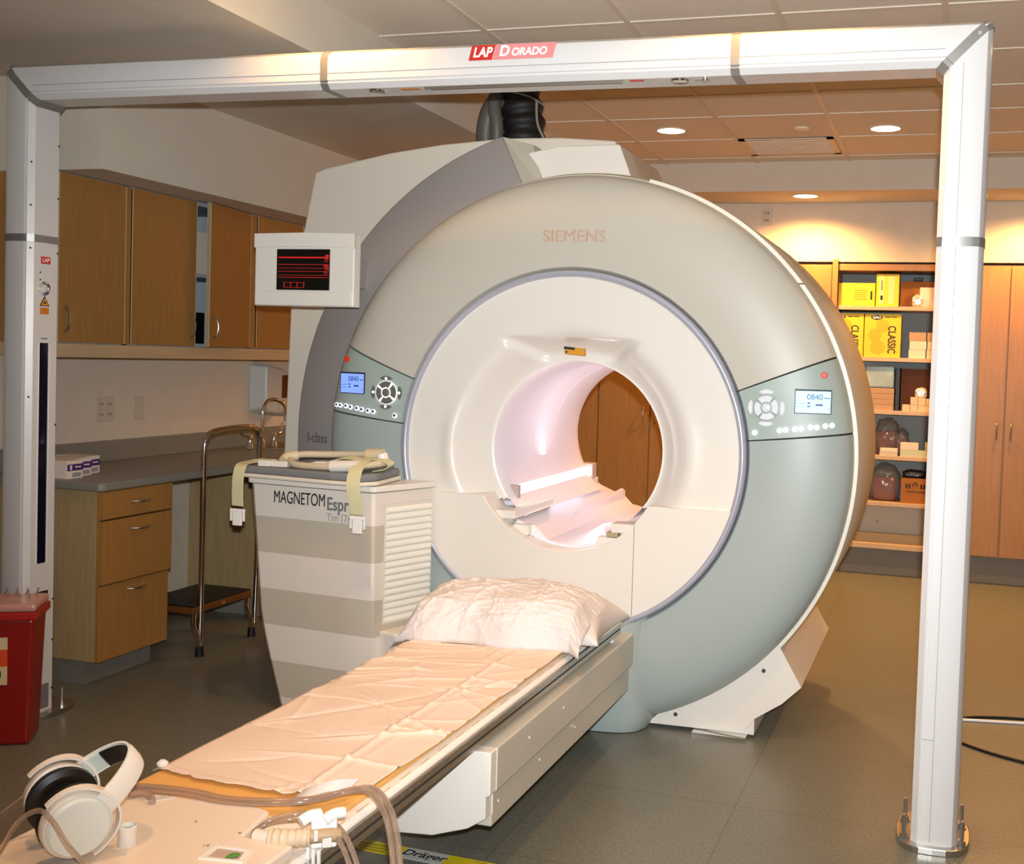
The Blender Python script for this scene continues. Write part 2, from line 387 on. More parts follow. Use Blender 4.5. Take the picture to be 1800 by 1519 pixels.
# lower flat white front with the round cut-out
def arc(r, a0, a1, n): return [(GX+r*math.cos(math.radians(a0+(a1-a0)*i/n)), GZ+r*math.sin(math.radians(a0+(a1-a0)*i/n))) for i in range(n+1)]
zs = .893
def plate(name, x_split, left, lbl):
    # left half and right half joined at a vertical seam
    import bisect
    ro, ri = .690, .392
    ao = math.degrees(math.asin((zs-GZ)/ro)); ai = math.degrees(math.asin((zs-GZ)/ri))
    am = math.degrees(math.acos((x_split-GX)/ro)); bm_ = math.degrees(math.acos((x_split-GX)/ri))
    if left: pts = arc(ro, 180-ao, 360-am, 50)+arc(ri, 360-bm_, 180-ai, 40)
    else: pts = arc(ro, ao, -am, 40)+arc(ri, -bm_, ai, 20)
    bm = B(); n = len(pts)
    outer = pts[:51] if left else pts[:41]; inner = pts[51:] if left else pts[41:]
    # quads between the two arcs
    def samp(L, t):
        f = t*(len(L)-1); i = min(int(f), len(L)-2); return (L[i][0]+(L[i+1][0]-L[i][0])*(f-i), L[i][1]+(L[i+1][1]-L[i][1])*(f-i))
    N = 60; ring_ = []
    for k in range(N+1):
        a = samp(outer, k/N); b = samp(inner, 1-k/N)
        ring_.append([(a[0], 4.203, a[1]), (b[0], 4.203, b[1]), (b[0], 4.36, b[1]), (a[0], 4.30, a[1])])
    loft(bm, ring_)
    return obj(name, bm, m_white, scan, bevel=.003, label=lbl)
plate('lower_bore_plate', GX+.289, True, 'white lower front plate left of the seam')
plate('lower_bore_plate', GX+.2915, False, 'white lower front plate right of the seam')
# warning label
t = [(-1.470, 1.498), (-1.386, 1.492), (-1.383, 1.463), (-1.466, 1.469)]
bm = B(); prism(bm, t, 'y', 4.281, 4.30); lab = obj('warning_label', bm, mat('label_amber', 'D9951E', .5), scan, label='amber and black warning label above the bore')
bm = B(); prism(bm, [(-1.470, 1.4985), (-1.425, 1.495), (-1.4245, 1.485), (-1.469, 1.488)], 'y', 4.2795, 4.2815); bx(bm, -1.463, -1.455, 4.2795, 4.2815, 1.473, 1.480); obj('label_print', bm, m_print, lab)
# bore liner
bm = B(); revolve(bm, [(.358, 4.345), (.352, 4.38), (.350, 4.46), (.350, 5.38), (.356, 5.44), (.385, 5.53), (.41, 5.575)], GX, GZ, 0, 360, 128); bmesh.ops.delete(bm, geom=[f for f in bm.faces if f.calc_center_median().z < .80], context='FACES'); bore = obj('bore_liner', bm, m_bore, scan, smooth='all')
bm = B()
for y in (4.79, 5.06): revolve(bm, [(.3497, y), (.3490, y+.001), (.3490, y+.003), (.3497, y+.004)], GX, GZ, -35, 215, 90)
obj('liner_seams', bm, mat('liner_seam', 'E6E0E6', .4), bore)
# bore lamp on the left shelf
lm_ = B(); bx(lm_, -1.765, -1.695, 4.40, 5.54, .79, .850); obj('lamp_ledge', lm_, m_bore, scan, bevel=.004)
bm = B(); prism(bm, [(-1.762, .850), (-1.700, .850), (-1.700, .866), (-1.722, .908), (-1.762, .908)], 'y', 4.44, 5.42); obj('bore_lamp', bm, mat('bore_lamp_glow', 'FFFFFF', .4, emit=4, ehx='FFF6FF'), scan, bevel=.004)
each('lamp_holder', [(-1.77, -1.695, 4.405, 4.438, .85, .915), (-1.765, -1.690, 5.422, 5.49, .85, .925)], mat('holder_taupe', 'BBA89C', .5), scan, .003)
lamp('bore_lamp_light', 'AREA', (-1.680, 4.90, .92), 3.6, (1, .93, 1), (-1.35, 4.90, 1.25), shape='RECTANGLE', size=.05, size_y=.9)
# bed guide in the bore: curved trough, rails
tp_ = [(-1.745, .835), (-1.68, .800), (-1.62, .776), (-1.572, .768), (-1.545, .74), (-1.52, .716), (-1.47, .706), (-1.38, .706), (-1.33, .716), (-1.305, .74), (-1.278, .768), (-1.23, .776), (-1.17, .800), (-1.105, .835), (-1.11, .76), (-1.2, .70), (-1.3, .68), (-1.42, .672), (-1.55, .68), (-1.66, .72)]
for fx_ in (-1.562, -1.288):
    bm = B(); prism(bm, [(4.62, .745), (4.75, .772), (5.35, .788), (5.52, .800), (5.56, .785), (5.56, .74)], 'x', fx_-.009, fx_+.009); obj('guide_fin', bm, m_bore, scan, bevel=.005)
bm = B(); prism(bm, tp_, 'y', 4.300, 5.58); obj('bed_trough', bm, m_bore, scan, smooth=True, ang=28)
bm = B(); bx(bm, -1.735, -1.640, 4.235, 4.70, .800, .832); obj('guide_block', bm, m_white, scan, bevel=.003)
bm = B(); bx(bm, -1.715, -1.655, 4.25, 4.70, .780, .806); obj('guide_block', bm, mat('guide_grey', 'B9B5AE', .5), scan, bevel=.002, label='grey underside block')
bm = B(); bx(bm, -1.655, -1.59, 4.262, 4.32, .735, .775); obj('bed_latch', bm, m_white, scan, bevel=.002)
bm = B(); bx(bm, -1.245, -1.135, 4.262, 4.35, .772, .808); obj('bed_latch', bm, m_white, scan, bevel=.002)
bm = B(); bx(bm, -1.30, -1.21, 4.262, 4.32, .715, .752); obj('bed_latch', bm, m_white, scan, bevel=.002)
bm = B(); bx(bm, -1.262, -1.215, 4.258, 4.30, .755, .772); obj('bed_slot', bm, mat('slot_khaki', 'A89C74', .6), scan)
bm = B(); lathe(bm, [(.006, 0), (.006, .004)], -1.585, 4.300, .722, 12, (0, -1, 0)); obj('bed_screw', bm, m_dark, scan)
# crescent on the left
bm = B(); rings_ = []
n = 70
for i in range(n+1):
    a = math.radians(107.5+(181-107.5)*i/n); c, s = math.cos(a), math.sin(a)
    def ea(r): return math.radians(math.degrees(a)-(1-i/n)**3*3.4*(1.345-r)/.265)
    rings_.append([(GX+r*math.cos(ea(r)), y, GZ+r*math.sin(ea(r))) for r, y in ((1.04, 4.40), (1.08, 4.370), (1.108, 4.362), (1.330, 4.435), (1.345, 4.447), (1.345, 4.66), (1.04, 4.66))])
for z in (.7, .45, .2, .01):
    rings_.append([(x, y, z) for x, y in ((GX-1.04, 4.40), (GX-1.08, 4.370), (GX-1.108, 4.362), (-2.755, 4.435), (-2.770, 4.447), (-2.770, 4.66), (GX-1.04, 4.66))])
loft(bm, rings_); cres = obj('side_cover', bm, m_cres, scan, smooth=True, ang=30, label='dark grey curved side cover left of the front')
text('lettering', 'I-class', .062, Vector((-2.640, 4.391, 1.065)), Matrix.Rotation(math.radians(-17), 3, 'Z') @ FRONT, mat('print_faint', '5E5C62', .5), cres, sx=.85, align='CENTER')
# pale end facet of the crescent
a = math.radians(107.4); c, s = math.cos(a), math.sin(a); a2 = math.radians(103.3); c2, s2 = math.cos(a2), math.sin(a2); a3 = math.radians(104.1); a4 = math.radians(101.5)
bm = B(); loft(bm, [[(GX+1.345*c, 4.448, GZ+1.345*s), (GX+1.08*math.cos(a3), 4.37, GZ+1.08*math.sin(a3)), (GX+1.08*math.cos(a3), 4.62, GZ+1.08*math.sin(a3)), (GX+1.345*c, 4.62, GZ+1.345*s)],
                   [(GX+1.30*c2, 4.54, GZ+1.30*s2), (GX+1.085*math.cos(a4), 4.46, GZ+1.085*math.sin(a4)), (GX+1.085*math.cos(a4), 4.63, GZ+1.085*math.sin(a4)), (GX+1.30*c2, 4.63, GZ+1.30*s2)]])
obj('end_facet', bm, m_uppergrey, scan)
# hood over the magnet
hp = [(-2.985, .90), (-2.965, 1.65), (-2.905, 2.0), (-2.850, 2.272), (-2.80, 2.292), (-2.467, 2.356), (-2.21, 2.388), (-1.907, 2.408), (-1.65, 2.405), (-1.403, 2.385), (-1.255, 2.06)]+[(GX+1.0*math.cos(math.radians(a)), GZ+1.0*math.sin(math.radians(a))) for a in range(84, 191, 4)]
bm = B(); prism(bm, hp, 'y', 4.67, 5.42); obj('magnet_hood', bm, m_hood, scan, bevel=.008, seg=2)
bm = B(); prism(bm, [(-1.70, 2.12), (-1.78, 2.30), (-1.60, 2.335), (-1.332, 2.336), (-1.245, 2.12)], 'y', 4.50, 4.68); hf = obj('hood_front_panel', bm, m_white, scan, bevel=.006)
bm = B(); lathe(bm, [(.006, 0), (.006, .003)], -1.755, 4.499, 2.215, 12, (0, -1, 0)); obj('screw', bm, m_screw, hf)
# feet
fp = [(-1.090, .012), (-1.065, .036)]+[(GX+1.10*math.cos(math.radians(a)), max(.04, GZ+1.10*math.sin(math.radians(a)))) for a in range(-70, -39, 3)]+[(-.583, .383), (-.488, .222), (-.56, .150), (-.664, .079), (-.700, .030), (-.86, .016)]
bm = B(); prism(bm, fp, 'y', 4.335, 5.37); ft = obj('foot_cover', bm, m_white, scan, bevel=.004)
for x, z in ((-.634, .272), (-.975, .060)):
    bm = B(); lathe(bm, [(.008, 0), (.008, .003)], x, 4.335, z, 14, (0, -1, 0)); obj('screw', bm, m_screw, ft)
bm = B(); bx(bm, -.93, -.664, 4.345, 5.2, .012, .10); obj('foot_base', bm, m_white, scan, bevel=.003)
bm = B(); bx(bm, -.90, -.69, 4.29, 5.1, 0, .012); obj('foot_shim', bm, m_chrome, scan)
fm = [(2*GX-x, z) for x, z in fp]
bm = B(); prism(bm, fm, 'y', 4.42, 5.37); obj('foot_cover', bm, m_white, scan, bevel=.004)
# pedestal under the table
bm = B(); rr = []
for z, k in ((0.004, .93), (.03, .975), (.07, 1), (.20, 1), (.34, 1), (.425, 1)):
    L = []
    for i in range(33):
        t = -1+i/16; w_ = .365*k
        e = 1-abs(t)**7
        L.append((GX+w_*t, 4.30-(.135*k)*max(0, e)**.5*(1-.22*t*t), z))
    L += [(GX+w_, 4.42, z), (GX-w_, 4.42, z)]
    if z > .4: L = [(x, y, GZ-math.sqrt(.714**2-min(.42, abs(x-GX))**2)) for x, y, _ in L]
    rr.append(L)
loft(bm, rr); obj('pedestal', bm, m_lowergrey, scan, smooth=True, ang=50)

# control panels
m_btn = mat('button_silver', 'D6D8DC', .3, emit=.12)
m_glow = mat('button_glow', 'F4F0FF', .4, emit=1.4, ehx='E8E4FF')
m_scrn = mat('screen_blue', '7C9CF0', .3, emit=.75, ehx='7EA0FF')
m_scrn2 = mat('screen_pale', 'A8DCEC', .3, emit=.8, ehx='B4ECFF')
m_lcd = mat('lcd_digits', '2A3C90', .4, emit=.02)
m_btnd = mat('button_olive', '6E6C5E', .35)
def control(a0, a1, lbl, scr, dp, red, row, lone, ms, mbtn):
    p = sector('control_panel', a0, a1, m_panel, off=.003, n=24, label=lbl)
    yb = 4.209
    def disc(name, x, z, r, m, par, h=.005, n=20, y=yb):
        b = B(); lathe(b, [(r, 0), (r, h*.7), (r*.8, h)], x, y, z, n, (0, -1, 0)); return obj(name, b, m, par, smooth=True)
    (x0, z1), (x1, z0) = scr
    b = B(); bx(b, x0-.003, x1+.003, yb-.002, yb+.004, z0-.003, z1+.006); obj('screen_frame', b, m_black, p)
    b = B(); bx(b, x0, x1, yb-.003, yb-.002, z0, z1); s = obj('screen', b, ms, p)
    cx, cz = (x0+x1)/2, (z0+z1)/2
    text('screen_readout', '0840', .030, Vector((cx+.006, yb-.0035, cz+.018)), FRONT, m_lcd, s, extrude=.0003, sx=.95)
    for (u, v, w_, h_) in ((.050, .016, .022, .003), (-.045, -.006, .03, .0015), (-.045, -.018, .03, .0015), (-.015, -.004, .010, .005), (-.015, -.016, .010, .005), (.022, -.010, .026, .006), (.056, -.024, .004, .004)): b = B(); bx(b, cx+u-w_/2, cx+u+w_/2, yb-.0036, yb-.003, cz+v-h_/2, cz+v+h_/2); obj('screen_mark', b, m_lcd, s)
    # ring pad in four wedges plus the round centre key
    X, Z = dp
    disc('pad_halo', X, Z, .049, m_glow if mbtn is m_btnd else mat('pad_recess', '8E9A9A', .4), p, h=.0015)
    for q in range(4):
        b = B(); revolve(b, [(.022, yb-.002), (.022, yb-.006), (.044, yb-.006), (.047, yb-.002)], X, Z, 90*q-45+7+8, 90*q+45-7+8, 10, closed_prof=True); obj('direction_key', b, mbtn, p)
    disc('centre_key', X, Z, .017, mbtn, p, h=.007)
    for dx, dz in ((0, .058), (0, -.058), (.058, 0), (-.058, 0)):
        b = B(); L = []
        for k in range(9):
            t = -1+k/4; L.append((t*.028, .011*(1-t*t)))
        L += [(t*.028*.75, -.006) for t in (.8, 0, -.8)]
        sg = 1 if dx+dz > 0 else -1
        pts = [(X+u, Z+dz+sg*v) if dx == 0 else (X+dx+sg*v, Z+u) for u, v in L]
        prism(b, pts, 'y', yb-.005, yb); obj('lens_key', b, mbtn, p)
        if mbtn is m_btnd: disc('key_symbol', X+dx, Z+dz, .006, m_glow, p, h=.0065)
    for x, z in row+[lone]:
        k = disc('round_key', x, z, .0095, m_glow, p, h=.004)
        if mbtn is m_btnd: disc('key_face', x-.001, z+.001, .0065, mat('key_dark', '4A4858', .4), k, h=.0052)
    k = disc('stop_key', red[0], red[1], .012, mat('stop_red', 'D8301A', .35, emit=.15), p, h=.008)
    def surf(r):
        for (r0, y0), (r1, y1) in zip(ring, ring[1:]):
            if r0 <= r <= r1: return y0+(y1-y0)*(r-r0)/(r1-r0)
        return ring[-1][1]
    for ch in p.children_recursive:
        vs = ch.data.vertices
        if ch.name.startswith(('screen', 'screen_frame')):
            ya, yb_ = surf(math.hypot(x0-GX, cz-GZ)), surf(math.hypot(x1-GX, cz-GZ))
            for v in vs: v.co.y += ya+(yb_-ya)*(v.co.x-x0)/(x1-x0)-4.2145-.006
        else:
            mx_ = sum(v.co.x for v in vs)/len(vs); mz_ = sum(v.co.z for v in vs)/len(vs); dy = surf(math.hypot(mx_-GX, mz_-GZ))-4.2145
            for v in vs: v.co.y += dy
    return p
control(6.5, 21.3, 'right control panel with pale screen and white keys', ((-.536, 1.36), (-.411, 1.279)), (-.643, 1.292), (-.439, 1.42),
        [(-.591, 1.21), (-.568, 1.213), (-.535, 1.217), (-.512, 1.22), (-.479, 1.226), (-.456, 1.227), (-.426, 1.233), (-.403, 1.236)], (-.684, 1.197), m_scrn2, m_btn)
control(158.9, 173.7, 'left control panel with blue screen and glowing keys', ((-2.440, 1.358), (-2.315, 1.278)), (-2.213, 1.286), (-2.418, 1.418),
        [(-2.464, 1.224), (-2.439, 1.223), (-2.407, 1.222), (-2.382, 1.218), (-2.349, 1.215), (-2.325, 1.211), (-2.294, 1.207), (-2.270, 1.204)], (-2.174, 1.192), m_scrn, m_btnd)

# ------------------------------------------------------------------ display box on the scanner's left
mon = empty('display_box', (-2.545, 4.14, 1.627), 'white wall-style display box with dark screen beside the scanner front', 'monitor')
bm = B(); bx(bm, -2.777, -2.314, 4.10, 4.155, 1.629, 1.926); obj('housing', bm, m_white, mon, bevel=.006)
bm = B(); prism(bm, [(-2.777, 1.868), (-2.65, 1.872), (-2.545, 1.873), (-2.43, 1.871), (-2.314, 1.866), (-2.314, 1.926), (-2.545, 1.930), (-2.777, 1.926)], 'y', 4.092, 4.11); obj('brow', bm, m_white, mon, bevel=.002)
bm = B(); bx(bm, -2.770, -2.320, 4.093, 4.11, 1.632, 1.690); obj('chin', bm, m_white, mon, bevel=.003)
bm = B(); bx(bm, -2.669, -2.424, 4.095, 4.11, 1.695, 1.862); ms_ = obj('screen', bm, mat('crt_black', '060A0A', .15, coat=.4), mon)
m_tr = mat('trace_red', 'C02020', .5, emit=.35, ehx='A01818'); m_tr2 = mat('trace_red_bright', 'C02424', .5, emit=.6, ehx='C01C1C')
bm = B()
for z, th in ((1.800, .0016), (1.785, .0012), (1.772, .0016), (1.756, .0012), (1.747, .0016)): bx(bm, -2.660, -2.428, 4.0936, 4.095, z-th, z+th*.2)
obj('trace_lines', bm, m_tr, ms_)
bm = B(); bx(bm, -2.660, -2.428, 4.0936, 4.095, 1.8255, 1.8305); bx(bm, -2.632, -2.540, 4.0936, 4.095, 1.705, 1.706)
for k in range(4): bx(bm, -2.634+k*.031, -2.632+k*.031, 4.0936, 4.095, 1.705, 1.726)
bx(bm, -2.632, -2.540, 4.0936, 4.095, 1.7255, 1.7265); obj('trace_marks', bm, m_tr2, ms_)
bm = B(); bx(bm, -2.443, -2.428, 4.0935, 4.095, 1.822, 1.840); bx(bm, -2.444, -2.426, 4.0935, 4.095, 1.778, 1.781); obj('trace_blocks', bm, m_tr, ms_)
text('readout', '12', .018, Vector((-2.440, 4.0933, 1.815)), FRONT, m_tr2, ms_, extrude=.0002)
text('readout', '98', .022, Vector((-2.438, 4.0933, 1.790)), FRONT, m_tr2, ms_, extrude=.0002)
text('readout', '72', .018, Vector((-2.440, 4.0933, 1.764)), FRONT, m_tr2, ms_, extrude=.0002)
bm = B(); bx(bm, -2.52, -2.42, 4.155, 4.42, 1.72, 1.84); obj('mount_arm', bm, m_cres, mon, bevel=.004)

# ------------------------------------------------------------------ striped connector cabinet
cab = empty('equipment_cabinet', (-2.30, 4.05, 0), 'white and beige striped scanner cabinet under the straps and foam pad', 'cabinet')
def leftx(z):
    if z > .40: return -2.671+.045*(.93-z)/.53*1.15
    t = (.40-z)/.40; return -2.619+.11*t**1.15
def stripes():
    m = bpy.data.materials.new('striped_coat'); m.use_nodes = True; nt = m.node_tree; b = nt.nodes['Principled BSDF']
    tc = nt.nodes.new('ShaderNodeTexCoord'); sp = nt.nodes.new('ShaderNodeSeparateXYZ'); r = nt.nodes.new('ShaderNodeValToRGB')
    r.color_ramp.interpolation = 'CONSTANT'; e = r.color_ramp.elements
    wv, gr = (*hexc('E4DACF'), 1), (*hexc('C4B9A8'), 1)
    e[0].position = 0; e[0].color = wv; e[1].position = .055; e[1].color = gr
    for p, c in ((.203, wv), (.345, gr), (.490, wv), (.634, gr), (.781, wv)):
        q = e.new(p); q.color = c
    # the first band touches the floor and is grey up to .055 m of its height
    e[0].color = wv
    nt.links.new(tc.outputs['Object'], sp.inputs[0]); nt.links.new(sp.outputs[2], r.inputs[0]); nt.links.new(r.outputs[0], b.inputs['Base Color'])
    b.inputs['Roughness'].default_value = .45
    return m
m_str = stripes()
bm = B(); rr = []
for i in range(19):
    z = .005+(.908-.005)*i/18; xl = leftx(z); xr = -2.074-.014*z
    rr.append([(xl, 3.955, z), (xl+.02, 3.9365, z), (xl+.2, 3.9365-.18*.078, z), (xr-.15, 3.9365-.078*(xr-.17-xl), z), (xr-.012, 3.9365-.078*(xr-.032-xl), z), (xr, 3.902, z), (-1.985, 4.195, z), (xl+.05, 4.195, z)])
loft(bm, rr); body = obj('cabinet_body', bm, m_str, cab, smooth=True, ang=30)
bm = B(); prism(bm, [(-2.685, 3.95), (-2.665, 3.925), (-2.40, 3.902), (-2.10, 3.884), (-2.080, 3.890), (-1.965, 4.20), (-2.66, 4.20)], 'z', .912, .935); obj('cabinet_top', bm, m_white, cab, bevel=.004)
# side louvres
dv = Vector((-1.985+2.088, 4.195-3.902, 0)); L_ = dv.length; dv.normalize(); nv = Vector((dv.y, -dv.x, 0))
def sidebox(bm, s0, s1, n0, n1, z0, z1):
    p = Vector((-2.0835, 3.902, 0)); vs = []
    loft(bm, [[p+dv*s+nv*nn+Vector((0, 0, z)) for s, nn in ((s0, n0), (s1, n0), (s1, n1), (s0, n1))] for z in (z0, z1)])
bm = B(); sidebox(bm, .045, .300, .000, .004, .392, .862); lp = obj('louvre_panel', bm, mat('louvre_cream', 'D8D6C6', .5), cab)
bm = B()
for k in range(17):
    z = .398+k*.0268; p = Vector((-2.0835, 3.902, 0)); r_ = []
    for s in (.052, .292): r_.append([p+dv*s+nv*a+Vector((0, 0, z+b)) for a, b in ((.004, 0), (.013, .004), (.013, .012), (.004, .022))])
    loft(bm, r_)
o = obj('louvre_slats', bm, mat('slat_white', 'F0EEE4', .45), lp); 
bm = B(); sidebox(bm, .03, .305, .000, .10, .02, .372); obj('side_block', bm, m_white, cab, bevel=.01)
RC = Matrix.Rotation(math.radians(-4.45), 3, 'Z') @ FRONT
text('lettering', 'MAGNETOM', .070, Vector((-2.428, 3.9155, .862)), RC, m_print, body, sx=.62)
text('lettering', 'Espree', .072, Vector((-2.300, 3.9052, .852)), RC, m_printg, body, sx=.80, bold=.0012, align='LEFT')
text('lettering', 'Tim [76x18]', .044, Vector((-2.298, 3.9052, .800)), RC, mat('print_lilac', 'A9A4A4', .6), body, sx=.80, align='LEFT')

# surface coil lying on the cabinet: foam pad, base, tubes, straps with buckles
coil = empty('surface_coil', (-2.40, 4.00, .936), 'grey padded surface coil with beige tube loop on striped cabinet', 'coil')
def padpts(g=0): return [(-2.735-g, 3.93-g), (-2.70, 3.885-g), (-2.50, 3.865-g), (-2.25, 3.835-g), (-2.12, 3.84-g), (-2.075+g, 3.90), (-2.10+g, 4.14), (-2.16, 4.19), (-2.68, 4.19), (-2.74-g, 4.10)]
bm = B(); prism(bm, padpts(), 'z', .938, .954); obj('coil_base', bm, mat('coil_shell', 'E4DCCC', .45), coil, bevel=.006)
bm = B(); prism(bm, padpts(-.006), 'z', .954, .984); obj('foam_pad', bm, m_foam, coil, smooth=False, bevel=.010, seg=3)
bm = B(); tube(bm, [(-2.16, 4.02, 1.045), (-2.25, 4.03, 1.040), (-2.36, 4.02, 1.035), (-2.46, 3.99, 1.032), (-2.50, 3.97, 1.022), (-2.48, 3.93, 1.010), (-2.44, 3.90, 1.000), (-2.36, 3.885, .999), (-2.26, 3.885, 1.002), (-2.16, 3.90, 1.010), (-2.10, 3.95, 1.018), (-2.09, 4.00, 1.020)], .0135, 12)
obj('tube_loop', bm, m_coilb, coil, smooth=True)
bm = B(); tube(bm, [(-2.475, 3.975, 1.028), (-2.505, 3.95, 1.022), (-2.51, 3.93, 1.008)], .021, 12); obj('tube_sleeve', bm, m_coilb, coil, smooth=True)
bm = B(); tube(bm, [(-2.19, 4.02, 1.045), (-2.12, 4.02, 1.048)], .024, 12, 2)
obj('tube_sleeve', bm, m_coilb, coil, smooth=True)
bm = B(); tube(bm, [(-2.27, 3.885, 1.004), (-2.16, 3.892, 1.010)], .023, 14, 2); obj('tube_grip', bm, m_white, coil, smooth=True)
bm = B(); tube(bm, [(-2.115, 4.0, 1.052), (-2.105, 4.0, 1.022)], .022, 12, 2)
obj('tube_grip', bm, m_white, coil, smooth=True, label='white rounded grip on the tube')
each('coil_plug', [(-2.60, -2.55, 3.885, 3.93, .985, 1.010, .1), (-2.55, -2.48, 3.90, 3.95, .985, 1.008, .05), (-2.42, -2.33, 3.95, 3.99, .985, 1.000)], m_white, coil, .003)
def buckle(par, p, dirx):
    x, y, z = p
    bm = B(); bx(bm, x-.032, x+.032, y-.006, y+.006, z-.010, z+.004); bx(bm, x-.019, x+.019, y-.006, y+.006, z-.062, z-.010); bx(bm, x-.032, x-.025, y-.005, y+.005, z-.045, z-.01); bx(bm, x+.025, x+.032, y-.005, y+.005, z-.045, z-.01)
    return obj('buckle', bm, m_buckle, par, bevel=.002)
s1 = B(); ribbon(s1, [(-2.155, 4.00, 1.03), (-2.15, 3.93, 1.034), (-2.145, 3.870, 1.015), (-2.140, 3.832, .985), (-2.134, 3.812, .94), (-2.122, 3.810, .88), (-2.117, 3.814, .835)], (1, -.05, 0), .058)
tag(obj('strap', s1, m_strap), 'cream strap hanging over cabinet front across the lettering', 'strap', 'cream coil straps'); st1 = bpy.data.objects['strap']
buckle(st1, (-2.112, 3.814, .825), 1)
s2 = B(); ribbon(s2, [(-2.56, 4.02, .988), (-2.62, 3.99, 1.004), (-2.66, 3.95, .996), (-2.672, 3.91, .992), (-2.655, 3.855, .985), (-2.650, 3.830, .94), (-2.650, 3.828, .87), (-2.648, 3.828, .83)], (1, -.15, 0), .056)
st2 = tag(obj('strap', s2, m_strap), 'cream strap dangling off the cabinet left of its front', 'strap', 'cream coil straps')
bm = B(); buckle(st2, (-2.648, 3.828, .815), 1); bm.free()
s3 = B(); ribbon(s3, [(-2.34, 3.95, 1.004), (-2.26, 3.96, 1.032), (-2.18, 3.97, 1.030), (-2.10, 3.97, 1.034), (-2.06, 3.97, 1.020), (-2.075, 3.97, 1.000), (-2.12, 3.96, .990)], (0, 1, .1), .05)
st3 = tag(obj('strap', s3, m_strap), 'cream strap looped on top of the grey foam pad', 'strap', 'cream coil straps')
bm = B(); bx(bm, -2.375, -2.315, 3.93, 3.98, .998, 1.012); bx(bm, -2.395, -2.375, 3.935, 3.975, 1.0, 1.008); obj('buckle', bm, m_buckle, st3, bevel=.003)

# ------------------------------------------------------------------ patient table
tab = empty('patient_table', (-1.40, 2.8, 0), 'long white cantilevered patient table running into the scanner', 'table')
bm = B(); prism(bm, [(-1.672, .452), (-1.672, .480), (-1.664, .487), (-1.145, .487), (-1.136, .480), (-1.130, .462), (-1.136, .447), (-1.66, .447)], 'y', 1.15, 4.06); obj('tabletop', bm, m_tablew, tab)
bm = B(); bx(bm, -1.1345, -1.124, 1.15, 4.03, .460, .476); bx(bm, -1.137, -1.126, 1.15, 4.03, .436, .452); bx(bm, -1.135, -1.128, 1.15, 4.03, .452, .460, mi=1); obj('side_rail', bm, [m_steel, m_dark], tab, label='grey metal side rail with a ruled edge')
bm = B()
for k in range(60): bx(bm, -1.1242, -1.1236, 1.4+k*.043, 1.4015+k*.043, .4635, .4635+(.010 if k % 5 == 0 else .006))
obj('rule_marks', bm, m_printg, tab)
each('edge_mark', [(-1.150, -1.147, 1.5+k*.1, 1.55+k*.1, .4872, .4880) for k in range(26)], mat('mark_beige', 'C9B491', .6), tab)
each('end_slot', [(-1.235, -1.170, y, y+.035, .4872, .489) for y in (3.88, 3.95)], mat('slot_brown', '9A6B30', .6), tab)
each('end_latch', [(-1.24, -1.165, y, y+.03, .4872, .495) for y in (3.84, 3.915, 4.0)], m_white, tab, .002)
bm = B(); bx(bm, -1.20, -1.132, 3.95, 4.06, .41, .449); obj('rail_block', bm, m_white, tab, bevel=.004)
bm = B(); bx(bm, -1.70, -1.098, 2.755, 4.12, .300, .418); obj('support_beam', bm, m_tableg, tab, bevel=.004)
bm = B(); bx(bm, -1.69, -1.108, 2.755, 4.10, .205, .300); obj('lower_beam', bm, m_tableg, tab, bevel=.004)
bm = B(); P_ = [(-1.098, .418), (-1.098, .305), (-1.110, .298), (-1.110, .240), (-1.16, .208), (-1.26, .175), (-1.40, .165), (-1.54, .175), (-1.64, .208), (-1.69, .240), (-1.69, .298), (-1.702, .305), (-1.702, .418), (-1.60, .418), (-1.60, .385), (-1.19, .385), (-1.19, .418)]
prism(bm, P_, 'y', 2.715, 2.757); obj('end_cap', bm, m_white, tab, bevel=.003, label='bright white shaped end cap')
bm = B(); bx(bm, -1.1, -1.0970, 2.757, 2.762, .305, .418); bx(bm, -1.112, -1.107, 2.757, 2.762, .24, .298); obj('cap_seam', bm, m_white, tab)
bm = B()
for y, z in ((3.00, .37), (3.30, .37), (3.12, .265), (3.42, .275), (3.45, .262), (2.80, .26)): lathe(bm, [(.004, 0), (.004, .002)], -1.098 if z > .3 else -1.108, y, z, 10, (1, 0, 0))
obj('side_screws', bm, m_white, tab)
bm = B(); bx(bm, -1.62, -1.18, 2.78, 3.98, .385, .448); obj('slide_carriage', bm, m_tableg, tab)

# mattress, sheet, pillow
bm = B(); prism(bm, [(-1.655, 2.02), (-1.30, 1.985), (-1.165, 2.03), (-1.165, 3.50), (-1.66, 3.50)], 'z', .4875, .500); tag(obj('table_mat', bm, m_pad, bevel=.004), 'thin ochre mat on the table showing beyond the paper sheet', 'mat')
def fb(x, y, s=1., o=0): return noise.noise(Vector((x*s+o, y*s-o, o)))
def crease_field(seed, n, x0, x1, y0, y1, wmin, wmax, hmin, hmax, along=None):
    rd = random.Random(seed); L = []
    for _ in range(n):
        px, py = rd.uniform(x0, x1), rd.uniform(y0, y1)
        a = rd.uniform(0, PI) if along is None or rd.random() < .4 else along+rd.uniform(-.35, .35)
        l = rd.uniform(.25, 1)*(x1-x0)*.7
        L.append((px, py, math.cos(a), math.sin(a), l, rd.uniform(wmin, wmax), rd.uniform(hmin, hmax)*(1 if rd.random() < .75 else -.7), rd.uniform(-1.5, 1.5)))
    def f(x, y):
        z = 0
        for px, py, c, s_, l, w_, h, k in L:
            t = (x-px)*c+(y-py)*s_
            if abs(t) > l: continue
            d = abs(-(x-px)*s_+(y-py)*c-k*t*t)
            if d > w_*6: continue
            z += h*math.exp(-d/w_)*(1-(t/l)**2)
        return z
    return f
